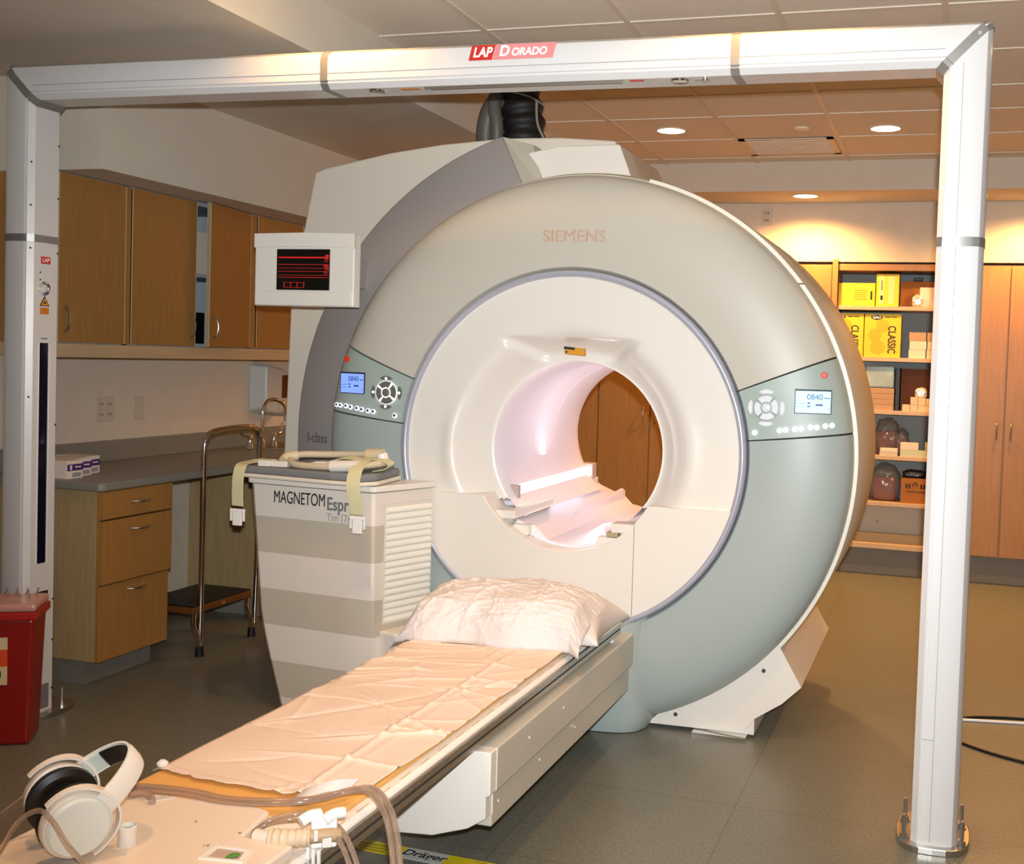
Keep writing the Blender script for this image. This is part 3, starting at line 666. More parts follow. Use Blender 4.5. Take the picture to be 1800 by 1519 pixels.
CF = crease_field(5, 46, -1.68, -1.15, 2.0, 3.5, .004, .012, .002, .008, along=.3)
bm = B(); nx, ny = 110, 300; V = {}
for j in range(ny+1):
    v = j/ny
    for i in range(nx+1):
        u = i/nx
        xl = -1.676+.006*fb(v*6, 3); xr = -1.152-.014*(1-sm(v/.25))+.005*fb(v*9, 9)
        x = xl+(xr-xl)*u
        y0 = 2.118-.030*math.sin(u*PI*.9)+.010*fb(u*9, 1, 1, 5)+.006*fb(u*25, 4); y1 = 3.53
        if u > .80: y0 += .055*sm((u-.80)/.20)
        y = y0+(y1-y0)*v
        z = .5045+CF(x, y)+.005*(fb(x, y, 5, 3)+.5)
        z += .009*math.exp(-abs(x+1.285+.012*math.sin(y*3))/.007)+.004*math.exp(-abs(x+1.262)/.02)
        if x > -1.657: z = max(z, .5038)
        if u < .05: z -= .012*(1-u/.05)
        if v < .02: z += .003
        V[i, j] = bm.verts.new((x, y, z))
for j in range(ny):
    for i in range(nx): bm.faces.new((V[i, j], V[i+1, j], V[i+1, j+1], V[i, j+1]))
sh = obj('paper_sheet', bm, m_sheet, smooth='all'); sh.modifiers.new('thick', 'SOLIDIFY').thickness = .0012
tag(sh, 'crumpled peach-toned paper sheet spread over the patient table', 'sheet')
bm = B(); lathe(bm, [(.012, 0), (.013, .006), (.006, .012)], -1.652, 2.125, .510, 14); o = obj('knotted_corner', bm, mat('knot_white', 'E8E8E6', .6, bump=.5, bs=80), sh, smooth=True)
bm = B(); ribbon(bm, [(-1.272, 2.072, .512), (-1.250, 2.066, .524), (-1.225, 2.074, .532), (-1.200, 2.100, .536), (-1.180, 2.135, .528)], (.2, .9, .35), .040, .008); obj('folded_corner', bm, m_pillow, sh, smooth=True)

PF = crease_field(8, 110, -1, 1, -1, 1, .012, .035, .006, .016)
PG = crease_field(21, 120, -1, 1, -1, 1, .010, .03, .005, .014)
def pillow(name, cx, cy, hx, hy, z0, H, rot, m, seedo):
    bm = B(); n = 110; Vt, Vb = {}, {}
    for j in range(n+1):
        for i in range(n+1):
            u = -1+2*i/n; v = -1+2*j/n
            f = ((1-u*u)*(1-v*v))**.42 if abs(u) < 1 and abs(v) < 1 else 0
            pin = 1-.11*(1-u*u)*abs(v)**4; pin2 = 1-.11*(1-v*v)*abs(u)**4
            x = u*hx*pin2; y = v*hy*pin
            w1 = PF(u, v)*.30+.012*fb(u*1.6, v*1.6, 1, seedo)
            edge = min(1-abs(u), 1-abs(v)); amp = sm(edge/.15)
            c_, s_ = math.cos(rot), math.sin(rot)
            X, Y = cx+x*c_-y*s_, cy+x*s_+y*c_
            Vt[i, j] = bm.verts.new((X, Y, z0+.020+H*f+w1*amp-.014*(abs(u)**6+abs(v)**6)/2*0))
            Vb[i, j] = bm.verts.new((X, Y, z0+.020-.018*min(1, f*1.6))) if 0 < i < n and 0 < j < n else Vt[i, j]
    for j in range(n):
        for i in range(n):
            bm.faces.new((Vt[i, j], Vt[i+1, j], Vt[i+1, j+1], Vt[i, j+1]))
            bm.faces.new((Vb[i, j], Vb[i, j+1], Vb[i+1, j+1], Vb[i+1, j]))
    return obj(name, bm, m, None, smooth='all')
pw = pillow('pillow', -1.365, 3.69, .312, .225, .505, .138, .04, m_pillow, 3)
tag(pw, 'plump white paper-covered pillow at the head of the table', 'pillow')
# loose cover draped over the front of the pillow
bm = B(); nx, ny = 170, 90; V = {}
for j in range(ny+1):
    for i in range(nx+1):
        u = -1+2*i/nx; v = j/ny          # v: 0 front hem -> 1 over the crown
        x = -1.400+u*(.318-.015*v); a = v*PI*.60
        y = 3.395+.025*u+.33*(1-math.cos(a))*.62-.012*math.sin(u*7)*(1-v)
        hh = .160*(1-max(0, abs(u)-.25)**3*.95)
        z = .506+hh*math.sin(a)**.62*(1-.0*v)+.010*v
        wr = PG(u, v*1.6-.8)*.34+.014*fb(u*2, v*3, 1, 6)
        z += wr*sm(v/.12); y -= wr*.6
        if u < -.80: q = (-.80-u)/.20; z = z-(z-.485)*q**1.4*(1-.35*v); x -= .018*q*(1-v); y -= .02*math.sin(v*10)*q
        if u > .86: q = (u-.86)/.14; z = z-(z-.50)*.55*q*(1-v*.7); y -= .03*q*(1-v)
        z = max(z, .507 if -1.68 < x < -1.13 else .44)
        V[i, j] = bm.verts.new((x, y, z))
for j in range(ny):
    for i in range(nx): bm.faces.new((V[i, j], V[i+1, j], V[i+1, j+1], V[i, j+1]))
cv = obj('pillow_cover', bm, m_pillow, smooth='all'); cv.modifiers.new('thick', 'SOLIDIFY').thickness = .0015
tag(cv, 'loose crinkled white cover draped over the front of the pillow', 'cover')

# ------------------------------------------------------------------ things on the near end of the table
pl = empty('spine_coil', (-1.40, 1.6, .4875), 'flat cream spine coil plate with a square window on the near table end', 'coil')
bm = B(); prism(bm, [(-1.575, 1.975), (-1.310, 1.995), (-1.283, 1.985), (-1.262, 1.865), (-1.150, 1.862), (-1.150, 1.815), (-1.158, 1.16), (-1.655, 1.16), (-1.655, 1.90), (-1.62, 1.93)], 'z', .4875, .514)
obj('plate', bm, m_coil, pl, bevel=.006, seg=3)
bm = B(); q = [(-1.282, 1.806), (-1.207, 1.812), (-1.193, 1.762), (-1.278, 1.748)]; cq = (sum(p[0] for p in q)/4, sum(p[1] for p in q)/4)
inn = [(cq[0]+(p[0]-cq[0])*.74, cq[1]+(p[1]-cq[1])*.74) for p in q]
loft(bm, [[(p[0], p[1], z) for p in pp] for pp, z in ((q, .5135), (q, .517), (inn, .517), (inn, .5145))], cap=False)
wf = obj('window_frame', bm, m_buckle, pl)
bm = B(); bm.faces.new([bm.verts.new((p[0], p[1], .5146)) for p in inn]); obj('window_well', bm, mat('well_taupe', 'BCA596', .6), wf)
bm = B(); tube(bm, [(-1.232, 1.762, .517), (-1.224, 1.778, .518), (-1.215, 1.788, .518)], lambda t: .008*math.sin(max(.05, min(.95, t))*PI), 8, flat=.3); obj('green_tab', bm, mat('tab_green', '4E8B2A', .5), wf)
bm = B(); prism(bm, [(-1.545, 1.935), (-1.520, 1.948), (-1.500, 1.972), (-1.525, 1.972)], 'z', .514, .516); bx(bm, -1.245, -1.17, 1.875, 1.95, .4875, .489); obj('grip_pocket', bm, mat('pocket_grey', 'CFC6C0', .6), pl)
for s, x, y in (('7', -1.385, 1.885), ('6', -1.275, 1.872), ('10', -1.300, 1.800)):
    text('plate_digit', s, .014, Vector((x, y, .5145)), Matrix.Rotation(.6, 3, 'Z'), m_printg, pl, extrude=.0002)
# grey cable plug beside the plate
cp = empty('cable_plug', (-1.18, 1.87, .50), 'ribbed beige cable connector lying in the plate notch', 'connector')
bm = B(); tube(bm, [(-1.238, 1.870, .518), (-1.205, 1.868, .518)], .014, 14, 3, flat=.8); obj('plug_body', bm, m_coil, cp, smooth=True)
bm = B(); tube(bm, [(-1.205, 1.868, .518), (-1.165, 1.875, .520), (-1.135, 1.893, .520)], lambda t: .017+.0015*math.sin(t*40), 16, 10); obj('plug_sleeve', bm, mat('plug_beige', 'D8C2A4', .5), cp, smooth=True)
bm = B(); tube(bm, [(-1.135, 1.893, .520), (-1.105, 1.915, .520), (-1.092, 1.928, .516)], .013, 14, 4); obj('plug_tail', bm, mat('plug_tan', 'B49A78', .5), cp, smooth=True)
# white clip
cl = empty('tube_clip', (-1.118, 1.93, .488), 'white plastic clamp standing at the table edge over the cables', 'clip')
Rz = math.radians(35)
bm = B(); bx(bm, -1.150, -1.100, 1.918, 1.938, .490, .548, rot=Rz, piv=(-1.118, 1.93, .5)); obj('clip_body', bm, m_buckle, cl, bevel=.005, seg=3)
for cx_, cy_ in ((-1.146, 1.912), (-1.108, 1.936)):
    bm = B(); tube(bm, [(cx_-.010, cy_-.018, .545), (cx_, cy_, .552), (cx_+.010, cy_+.018, .550)], .0115, 12, 3); obj('clip_jaw', bm, m_buckle, cl, smooth=True)
bm = B(); bx(bm, -1.146, -1.138, 1.895, 1.905, .515, .535, rot=Rz, piv=(-1.118, 1.93, .5)); bx(bm, -1.130, -1.112, 1.897, 1.907, .500, .520, rot=Rz, piv=(-1.118, 1.93, .5)); obj('clip_latch', bm, m_white, cl, bevel=.002)
bm = B()
for k in range(3): bx(bm, -1.140+k*.014, -1.134+k*.014, 1.890-.004*k, 1.896-.004*k, .462, .50)
bx(bm, -1.14, -1.10, 1.884, 1.892, .458, .466); obj('clip_ladder', bm, m_buckle, cl, bevel=.001)
# twin tubes
def twin(name, pts, r, m, lbl, off):
    t = empty(name, pts[0], lbl, 'tube')
    for s in (-1, 1):
        bm = B(); tube(bm, [(p[0]+off[0]*s, p[1]+off[1]*s, p[2]+off[2]*s) for p in pts], r, 10, 8); obj('tube', bm, m, t, smooth='all')
    return t
twin('air_tube', [(-1.66, 1.955, .512), (-1.60, 1.975, .520), (-1.48, 1.988, .522), (-1.40, 1.985, .520), (-1.323, 1.996, .522), (-1.250, 2.025, .523), (-1.205, 2.056, .526), (-1.160, 2.095, .534), (-1.105, 2.085, .545), (-1.035, 2.02, .535), (-.97, 1.93, .50), (-.93, 1.86, .44), (-.90, 1.80, .32), (-.88, 1.76, .10), (-.87, 1.70, .012)], .0062, m_tube,
     'pair of brown translucent tubes crossing the mat and hanging over the edge', (.0045, .0045, .002))
twin('air_tube', [(-1.270, 1.90, .500), (-1.245, 1.922, .520), (-1.21, 1.955, .524), (-1.168, 1.968, .526), (-1.12, 1.945, .524), (-1.08, 1.918, .518), (-1.03, 1.87, .50), (-.99, 1.83, .46), (-.965, 1.80, .36), (-.955, 1.77, .2), (-.95, 1.74, .012)], .0052, m_tube,
     'short pair of brown tubes held by the white clamp', (.004, .004, .004))
bm = B(); tube(bm, [(-1.585, 1.935, .520), (-1.56, 1.945, .524), (-1.535, 1.940, .522), (-1.52, 1.925, .519)], .0075, 10); tag(obj('tube_end', bm, m_tube, smooth='all'), 'brown looped tube end behind the headphones', 'tube')
# knob
bm = B(); lathe(bm, [(.0165, 0), (.0175, .002), (.0168, .026), (.0175, .036), (.0150, .038), (.0135, .030), (.0135, .029)], -1.437, 1.752, .514, 28); kn = obj('cylinder_cap', bm, m_white, smooth=True, ang=30); tag(kn, 'small upright white cylinder cap beside the headphones', 'cap')
bm = B(); lathe(bm, [(.0132, .0295), (.0132, .0300)], -1.437, 1.752, .514, 24); obj('cap_inset', bm, mat('inset_teal', '8EB4BC', .5), kn)

# headphones
hp_ = empty('headphones', (-1.54, 1.74, .514), 'white over-ear headphones with black pads lying on the near table end', 'headphones')
Nn = Vector((-1.474, 1.660, .588)); Ff = Vector((-1.564, 1.720, .600)); Cr = Vector((-1.455, 1.772, .672))
Mid = (Nn+Ff)/2; av = (Ff-Nn); aw = av.length/2; av.normalize(); dvv = Cr-Mid; dvv = (dvv-av*dvv.dot(av)); dl = dvv.length; dvv.normalize(); cvv = av.cross(dvv)
def hpP(a, d, c): return Mid+av*a+dvv*d+cvv*c
def band(bm, a0, a1, wd, th, rad_off=0, n=30):
    rings = []
    for i in range(n+1):
        t = math.radians(a0+(a1-a0)*i/n); A = -math.cos(t)*(aw+.020+rad_off); D = (dl+rad_off)*math.sin(t)+.012
        o_ = Vector((-math.cos(t), math.sin(t)*.8)).normalized()
        rings.append([hpP(A+o_.x*e, D+o_.y*e, c) for e, c in ((0, -wd/2), (0, wd/2), (th*.6, wd/2), (th, wd/4), (th, -wd/4), (th*.6, -wd/2))])
    loft(bm, rings)
bm = B(); band(bm, 14, 166, .046, .007); obj('headband', bm, m_white, hp_, smooth=True, ang=40)
bm = B(); band(bm, 84, 138, .038, .0050, -.0052); obj('headband_pad', bm, m_black, hp_, smooth=True, ang=40)
bm = B(); band(bm, 140, 164, .034, .003, -.0035); obj('size_slider', bm, mat('slider_pale', 'C4D2C8', .4), hp_, smooth=True, ang=40)
for sgn, cc, nm in ((-1, Nn, 'near'), (1, Ff, 'far')):
    # yoke: a wide flat arch that straddles the cup
    bm = B(); rr = []
    for i in range(25):
        t = math.radians(-12+204*i/24); r_ = .069
        p = cc+cvv*(r_*math.cos(t))+dvv*(r_*math.sin(t)); o_ = (cvv*math.cos(t)+dvv*math.sin(t))
        wd = .012+.014*max(0, math.sin(t))**2
        rr.append([p+av*sgn*(.004)-o_*0, p+av*sgn*.004+o_*.004+av*sgn*wd*.0, p+av*sgn*(.004+wd)+o_*.004, p+av*sgn*(.004+wd)])
    loft(bm, rr); obj('yoke', bm, m_white, hp_, smooth=True, ang=40)
    bm = B(); lathe(bm, [(.054, 0), (.062, .004), (.062, .020), (.059, .026)], *(cc-av*sgn*.006), 40, av*sgn); ob = obj('ear_cup', bm, m_white, hp_, smooth=True, ang=35)
    bm = B(); lathe(bm, [(.051, .026), (.056, .0285), (.056, .031), (.051, .035)], *(cc-av*sgn*.006), 40, av*sgn); obj('cup_plate', bm, mat('plate_pale', 'D9E0DA', .4), ob, smooth=True, ang=35)
    bm = B(); rr = []
    n_ = 36
    rings = []
    for h_, r_ in ((0, .058), (-.008, .064), (-.018, .063), (-.024, .052), (-.018, .038), (-.008, .034)):
        rings.append([cc-av*sgn*.006+av*sgn*h_+cvv*(r_*math.cos(2*PI*k/n_))+dvv*(r_*math.sin(2*PI*k/n_)) for k in range(n_)])
    loft(bm, rings); obj('ear_cushion', bm, m_black, hp_, smooth=True, ang=50)
# thin clear tubes from the ear cups
for pts, lb in (([Ff+cvv*-.05+av*.02, Ff+Vector((-.06, -.02, .0)), Ff+Vector((-.10, -.07, -.05)), (-1.69, 1.62, .47), (-1.70, 1.50, .30), (-1.70, 1.45, .02)], 'thin clear tube hanging from the far ear cup over the edge'),
                ([(-1.375, 1.600, .532), (-1.425, 1.590, .578), (-1.470, 1.600, .612), (-1.510, 1.610, .622), (-1.545, 1.600, .600), (-1.56, 1.58, .560), (-1.565, 1.54, .523), (-1.56, 1.46, .522), (-1.55, 1.36, .522)], 'thin clear tube looping over the near ear cup onto the plate')):
    bm = B(); tube(bm, [Vector(p) for p in pts], .0048, 8, 8); tag(obj('air_tube', bm, m_clear if 'far' in lb else m_tube, smooth='all'), lb, 'tube')

# tape tags on the floor below the table
tp = empty('floor_label', (-1.42, 2.94, 0), 'flat yellow and white printed tape strip on the floor under the table', 'label')
m_ytape = mat('tape_yellow', 'E6D21E', .5)
Rt = math.radians(3)
bm = B(); bx(bm, -1.66, -1.458, 2.915, 2.982, 0, .0015, rot=-.03, piv=(-1.4, 2.93, 0)); bx(bm, -1.325, -1.06, 2.915, 2.982, 0, .0015, rot=-.03, piv=(-1.4, 2.93, 0)); obj('yellow_strip', bm, m_ytape, tp)
bm = B(); bx(bm, -1.458, -1.325, 2.915, 2.982, 0, .0014, rot=-.03, piv=(-1.4, 2.93, 0)); obj('white_strip', bm, mat('tape_white', 'C9CBC6', .5), tp)
text('lettering', 'Dräger', .048, Vector((-1.392, 2.950, .0018)), Matrix.Rotation(-.03, 3, 'Z'), m_print, tp, extrude=.0002, bold=.0008, shear=.15)
for k in range(3):
    for x in (-1.56, -1.19): bm = B(); bx(bm, x-.05+.01*k, x+.05, 2.962-k*.017, 2.966-k*.017, .0014, .0018, rot=-.03); obj('tape_print', bm, mat('tape_ink', '8A7A18', .6), tp)

# ------------------------------------------------------------------ laser frame
las = empty('laser_frame', (-1.676, 3.52, 0), 'white arch-shaped laser positioning frame standing before the scanner', 'laser frame')
XI0, XI1, ZB, T_ = -3.302, -.052, 2.350, .138
# profile: (t outward from the inner face, y)
prof = [(0, 3.462), (.018, 3.444), (.022, 3.444), (.023, 3.447), (.027, 3.447), (.028, 3.441), (.094, 3.440), (.120, 3.450), (.134, 3.475), (T_, 3.52), (.134, 3.565), (.120, 3.592), (.094, 3.602), (.018, 3.600), (0, 3.580)]
def pg(g): return [(t+(g if t > .06 else -g), y+(g if y > 3.52 else -g)) for t, y in prof]
def post(bm, z0, z1, left, pr, mitre=0, dz=0):
    s = -1 if left else 1; X0 = XI0 if left else XI1
    loft(bm, [[(X0+s*t, y, z0) for t, y in pr], [(X0+s*t, y, (z1+t*1.0+dz) if mitre else z1) for t, y in pr]])
def beam(bm, x0, x1, pr, m0=0, m1=0, d0=0, d1=0):
    loft(bm, [[((x0-t if m0 else x0)+d0, y, ZB+t) for t, y in pr], [((x1+t if m1 else x1)+d1, y, ZB+t) for t, y in pr]])
for left, zr, lb in ((True, 1.838, 'left'), (False, 1.835, 'right')):
    bm = B(); post(bm, .02, zr-.012, left, prof); p_ = obj('post', bm, m_alu, las, smooth=True, ang=25, label=lb+' white post, lower section')
    bm = B(); post(bm, zr+.012, ZB-.012, left, prof, 1); obj('post', bm, m_alu, las, smooth=True, ang=25, label=lb+' white post, upper section')
    bm = B(); post(bm, zr-.014, zr+.014, left, pg(.002)); obj('joint_band', bm, m_ring, las, smooth=True, ang=25)
    bm = B(); s = -1 if left else 1; X0 = XI0 if left else XI1; pr = pg(.003)
    loft(bm, [[(X0+s*t, y, ZB+t-.020) for t, y in pr], [(X0+s*(t-.020), y, ZB+t+.0) for t, y in pr]]); obj('corner_band', bm, m_ring, las, smooth=True, ang=25)
    # foot plate with studs
    fx = XI0-.064 if left else XI1+.064
    bm = B(); L = []
    for k in range(40):
        a = 2*PI*k/40; L.append((fx+.110*abs(math.cos(a))**.55*(1 if math.cos(a) > 0 else -1), 3.560+.145*abs(math.sin(a))**.8*(1 if math.sin(a) > 0 else -1)))
    prism(bm, L, 'z', 0, .020); obj('foot_plate', bm, m_steel, las, bevel=.002)
    for dx, y in ((-.085, 3.475), (.085, 3.475), (-.085, 3.61), (.085, 3.61)):
        bm = B(); lathe(bm, [(.016, 0), (.016, .004), (.012, .004), (.012, .016), (.006, .016), (.006, .072), (.004, .074)], fx+dx, y, .020, 12); obj('stud', bm, m_steel, las)
for x0, x1, a, b in ((XI0, -2.105, 1, 0), (-2.081, -.686, 0, 0), (-.662, XI1, 0, 1)):
    bm = B(); beam(bm, x0+(.0), x1, prof, a, b, .02*a*0, 0); bmn = obj('beam', bm, m_alu, las, smooth=True, ang=25)
    if (a, b) == (0, 0): mid = bmn
for x in (-2.093, -.674):
    bm = B(); beam(bm, x-.014, x+.014, pg(.002)); obj('joint_band', bm, m_ring, las, smooth=True, ang=25)
# small bolts beside the mitre and along the posts
bm = B(); lathe(bm, [(.006, 0), (.006, .004)], .045, 3.440, 2.442, 10, (0, -1, 0)); obj('corner_bolt', bm, m_chrome, las)
for z in (2.20, 2.0, 1.79, 1.13, .45, .29, .10): bm = B(); lathe(bm, [(.004, 0), (.004, .002)], XI0, 3.578, z, 8, (1, 0, 0)); obj('post_screw', bm, m_print, las)
for z in (2.12, 1.96, 1.80, 1.24): bm = B(); lathe(bm, [(.004, 0), (.004, .002)], XI0-.010, 3.454, z, 8, (.7, -.7, 0)); obj('post_screw', bm, m_print, las)
bm = B(); bx(bm, XI1+.055, XI1+.0562, 3.4392, 3.4405, .03, 2.36); bx(bm, XI1+.02, XI1+.055, 3.4392, 3.4405, .34, .3408); bx(bm, -3.3, -.05, 3.4393, 3.4405, 2.400, 2.4012); obj('panel_seam', bm, m_printg, las)
# logos on the beam front (slanted panels)
yl = 3.4395
def slant(x0, x1, z0, z1, sh): return [(x0, z0), (x1, z0), (x1+sh, z1), (x0+sh, z1)]
bm = B(); prism(bm, slant(-1.560, -1.478, 2.423, 2.472, .012), 'y', yl-.001, yl+.001); l1 = obj('logo_panel', bm, m_red, mid, label='red logo panel')
bm = B(); prism(bm, slant(-1.475, -1.268, 2.423, 2.472, .012), 'y', yl-.001, yl+.001); l2 = obj('logo_panel', bm, m_pink, mid, label='pink logo panel')
m_wt = mat('logo_white', 'F4F2F0', .5)
text('lettering', 'LAP', .044, Vector((-1.513, yl-.0014, 2.447)), FRONT, m_wt, l1, extrude=.0004, shear=.25, bold=.0014, sx=.88)
text('lettering', 'D', .048, Vector((-1.436, yl-.0014, 2.449)), FRONT, m_wt, l2, extrude=.0004, shear=.2, bold=.0016, sx=.95)
text('lettering', 'ORADO', .034, Vector((-1.350, yl-.0014, 2.445)), FRONT, m_wt, l2, extrude=.0004, shear=.2, bold=.0012, sx=.98)
# laser window, lenses, switch on the underside of the beam
zb = ZB
bm = B(); bx(bm, -1.72, -1.05, 3.475, 3.500, zb-.004, zb+.001); wn = obj('laser_window', bm, m_black, las, label='long dark laser window under the beam')
bm = B(); bx(bm, -1.73, -1.04, 3.468, 3.476, zb-.008, zb); obj('window_lip', bm, m_steel, wn)
for x in (-1.92, -.86):
    bm = B(); lathe(bm, [(.030, 0), (.028, .006), (.020, .008)], x, 3.50, zb, 20, (0, 0, -1)); obj('beam_lens', bm, m_chrome, las, smooth=True)
bm = B(); bx(bm, -1.825, -1.76, 3.478, 3.505, zb-.0012, zb+.001); obj('warning_strip', bm, mat('warn_amber', 'C98A3A', .5), las)
bm = B(); bx(bm, -1.02, -.975, 3.475, 3.492, zb-.0012, zb+.001); obj('beam_logo', bm, m_red, las)
bm = B(); bx(bm, -.81, -.765, 3.492, 3.502, zb-.004, zb+.001); lathe(bm, [(.009, 0), (.009, .010)], -.775, 3.482, zb, 12, (0, 0, -1)); obj('key_switch', bm, m_steel, las)
# left post: inner face furniture
xf = XI0
bm = B(); bx(bm, xf-.001, xf+.0015, 3.496, 3.542, 1.745, 1.772); lg = obj('logo_panel', bm, m_red, las)
text('lettering', 'LAP', .022, Vector((xf+.002, 3.519, 1.7585)), EAST, m_wt, lg, extrude=.0002, bold=.0005, sx=.95)
bm = B(); lathe(bm, [(.027, 0), (.027, .004), (.018, .006), (.015, .003)], xf, 3.514, 1.652, 24, (1, 0, 0)); obj('lock_dial', bm, m_chrome, las, smooth=True)
bm = B(); lathe(bm, [(.003, 0), (.003, .002)], xf, 3.493, 1.712, 8, (1, 0, 0)); obj('lock_pin', bm, m_print, las)
bm = B(); lathe(bm, [(.003, 0), (.003, .002)], xf, 3.493, 1.684, 8, (1, 0, 0)); obj('lock_pin', bm, m_print, las)
bm = B(); prism(bm, [(3.492, 1.585), (3.540, 1.585), (3.516, 1.624)], 'x', xf, xf+.0015); wt_ = obj('warning_triangle', bm, m_print, las)
bm = B(); prism(bm, [(3.498, 1.588), (3.534, 1.588), (3.516, 1.617)], 'x', xf+.001, xf+.002); obj('triangle_fill', bm, mat('warn_orange', 'D99A2A', .5), wt_)
bm = B(); lathe(bm, [(.005, 0), (.005, .001)], xf+.002, 3.516, 1.598, 10, (1, 0, 0)); obj('triangle_symbol', bm, m_print, wt_)
bm = B(); bx(bm, xf, xf+.0015, 3.495, 3.537, 1.554, 1.579); obj('warning_strip', bm, mat('warn_deep', 'CF7A22', .5), las)
each('print_bar', [(xf, xf+.001, 3.502, 3.532, 1.459, 1.464)], m_printg, las)
bm = B(); bx(bm, xf, xf+.001, 3.492, 3.537, .60, 1.445); wn = obj('laser_window', bm, mat('window_glass_dark', '141022', .08, coat=.5), las, label='tall dark glass laser window in left post')
bm = B(); bx(bm, xf, xf+.004, 3.537, 3.542, .60, 1.440); bx(bm, xf, xf+.003, 3.489, 3.492, .60, 1.445); obj('window_lip', bm, m_buckle, wn)
bm = B(); bx(bm, xf, xf+.003, 3.500, 3.550, .475, .490); obj('cable_slot', bm, m_print, las)
bm = B(); bx(bm, xf, xf+.0015, 3.520, 3.562, .03, .125); obj('type_plate', bm, m_printg, las)

# the frame stands very slightly askew to the scanner
for ch in las.children_recursive:
    for v in ch.data.vertices: v.co.y += .08*(v.co.x+3.3)/3.25

# black hose bundle from the magnet to the ceiling
hz = empty('hose_bundle', (-1.98, 4.95, 2.40), 'black hose bundle running from scanner top up to the ceiling', 'hoses')
m_hose = mat('hose_black', '141312', .6); m_hoseg = mat('hose_grey', '5A5650', .5)
bm = B(); tube(bm, [(-1.93, 4.95, 2.38), (-1.93, 4.95, 2.50), (-1.95, 4.95, 2.62), (-1.99, 4.95, 2.74), (-1.99, 4.95, 2.79)], lambda t: .098+.008*math.sin(t*46), 26, 14); obj('main_hose', bm, m_hose, hz, smooth=True, ang=60)
bm = B(); tube(bm, [(-2.085, 4.90, 2.39), (-2.090, 4.88, 2.47), (-2.07, 4.87, 2.56), (-2.04, 4.89, 2.63), (-2.02, 4.94, 2.70)], .045, 16, 10); obj('side_hose', bm, m_hoseg, hz, smooth=True)
bm = B(); tube(bm, [(-2.02, 4.845, 2.40), (-2.015, 4.83, 2.50), (-2.035, 4.84, 2.60), (-2.02, 4.90, 2.66)], .030, 14, 10); obj('side_hose', bm, m_hoseg, hz, smooth=True)
bm = B(); tube(bm, [(-2.09, 4.86, 2.60), (-2.04, 4.83, 2.655), (-1.96, 4.83, 2.650), (-1.86, 4.85, 2.625), (-1.82, 4.92, 2.60)], .004, 8); tube(bm, [(-1.845, 4.88, 2.62), (-1.835, 4.87, 2.52), (-1.81, 4.87, 2.46), (-1.79, 4.90, 2.42)], .006, 8); obj('cable_tie', bm, mat('tie_grey', '8A867E', .5), hz, smooth=True)
bm = B(); lathe(bm, [(.10, 0), (.10, .02), (.105, .02), (.105, .03), (.09, .035)], -1.95, 4.92, 2.385, 30); obj('hose_collar', bm, m_hoseg, hz, smooth=True, ang=30)
bm = B(); lathe(bm, [(.05, 0), (.048, .05), (.035, .085), (.01, .10)], -1.80, 4.98, 2.37, 20); lathe(bm, [(.05, 0), (.048, .05), (.035, .085), (.01, .10)], -2.15, 5.05, 2.37, 20); obj('cap', bm, m_cream, hz, smooth=True, ang=40)

# ------------------------------------------------------------------ left wall units
def dhandle(bm, p, axis, L, depth, out, r=.0055):
    """bow handle centred at p, running along axis, standing off along out"""
    p, axis, out = Vector(p), Vector(axis), Vector(out); pts = []
    for k in range(9):
        t = -1+k/4; pts.append(p+axis*(t*L/2)+out*(depth*(1-t*t)**.6 if abs(t) < 1 else 0))
    tube(bm, pts, r, 8, 3)
XF = -3.63
def upper_cab(y0, y1, doors, label, opening=None):
    t = empty('wall_cabinet', (-3.80, (y0+y1)/2, 1.445), label, 'cabinet', 'upper wall cabinets')
    bm = B(); th = .018
    for a in ((XL, XF-.02, y0, y0+th, 1.445, 2.175), (XL, XF-.02, y1-th, y1, 1.445, 2.175), (XL, XF-.02, y0, y1, 1.445, 1.463), (XL, XF-.02, y0, y1, 2.157, 2.175), (XL+.001, XL+.012, y0, y1, 1.445, 2.175), (XL, XF-.03, y0, y1, 1.80, 1.818)): bx(bm, *a)
    obj('carcass', bm, mat('carcass_pale', 'A9B4B8', .6), t)
    if y0 < 3.95: e_ = B(); bx(e_, XL, XF-.004, y0-.003, y0, 1.445, 2.175); obj('end_panel', e_, m_maple, t)
    for (a, b, hy, ang), nxt in zip(doors, doors[1:]+[(y1, 0, 0, 0)]):
        if nxt[0]-b > .01 or nxt[1] == 0: e_ = B(); bx(e_, XF-.02, XF-.006, b+.001, nxt[0]-.001, 1.449, 2.17); obj('stile', e_, m_maple, t)
    if doors[0][0]-y0 > .01: e_ = B(); bx(e_, XF-.02, XF-.006, y0, doors[0][0]-.001, 1.449, 2.17); obj('stile', e_, m_maple, t)
    for (a, b, hy, ang) in doors:
        bm = B(); bx(bm, XF-.019, XF, a, b, 1.449, 2.170)
        o = obj('door', bm, m_maple, t, bevel=.0015)
        e = B(); bx(e, XF-.0185, XF+.0004, a, a+.004, 1.449, 2.170); bx(e, XF-.0185, XF+.0004, b-.004, b, 1.449, 2.170); eo = obj('edge_banding', e, mat('edge_pale', 'D8C8A8', .5), o)
        hd = B(); dhandle(hd, (XF, hy, 1.548), (0, 0, 1), .11, .03, (1, 0, 0)); ho = obj('handle', hd, m_steel, o, smooth=True)
        if ang:
            for q in (o, eo, ho):
                me = q.data; Mx = Matrix.Translation((XF, b, 0)) @ Matrix.Rotation(math.radians(ang), 4, 'Z') @ Matrix.Translation((-XF, -b, 0)); me.transform(Mx)
    return t
upper_cab(3.935, 4.370, [(3.938, 4.350, 3.978, 0)], 'maple wall cabinet above the counter beside the left laser post')
upper_cab(4.370, 5.345, [(4.391, 4.862, 4.823, 0), (4.868, 5.325, 4.91, 8.9)], 'maple wall cabinet with its right-hand door ajar')
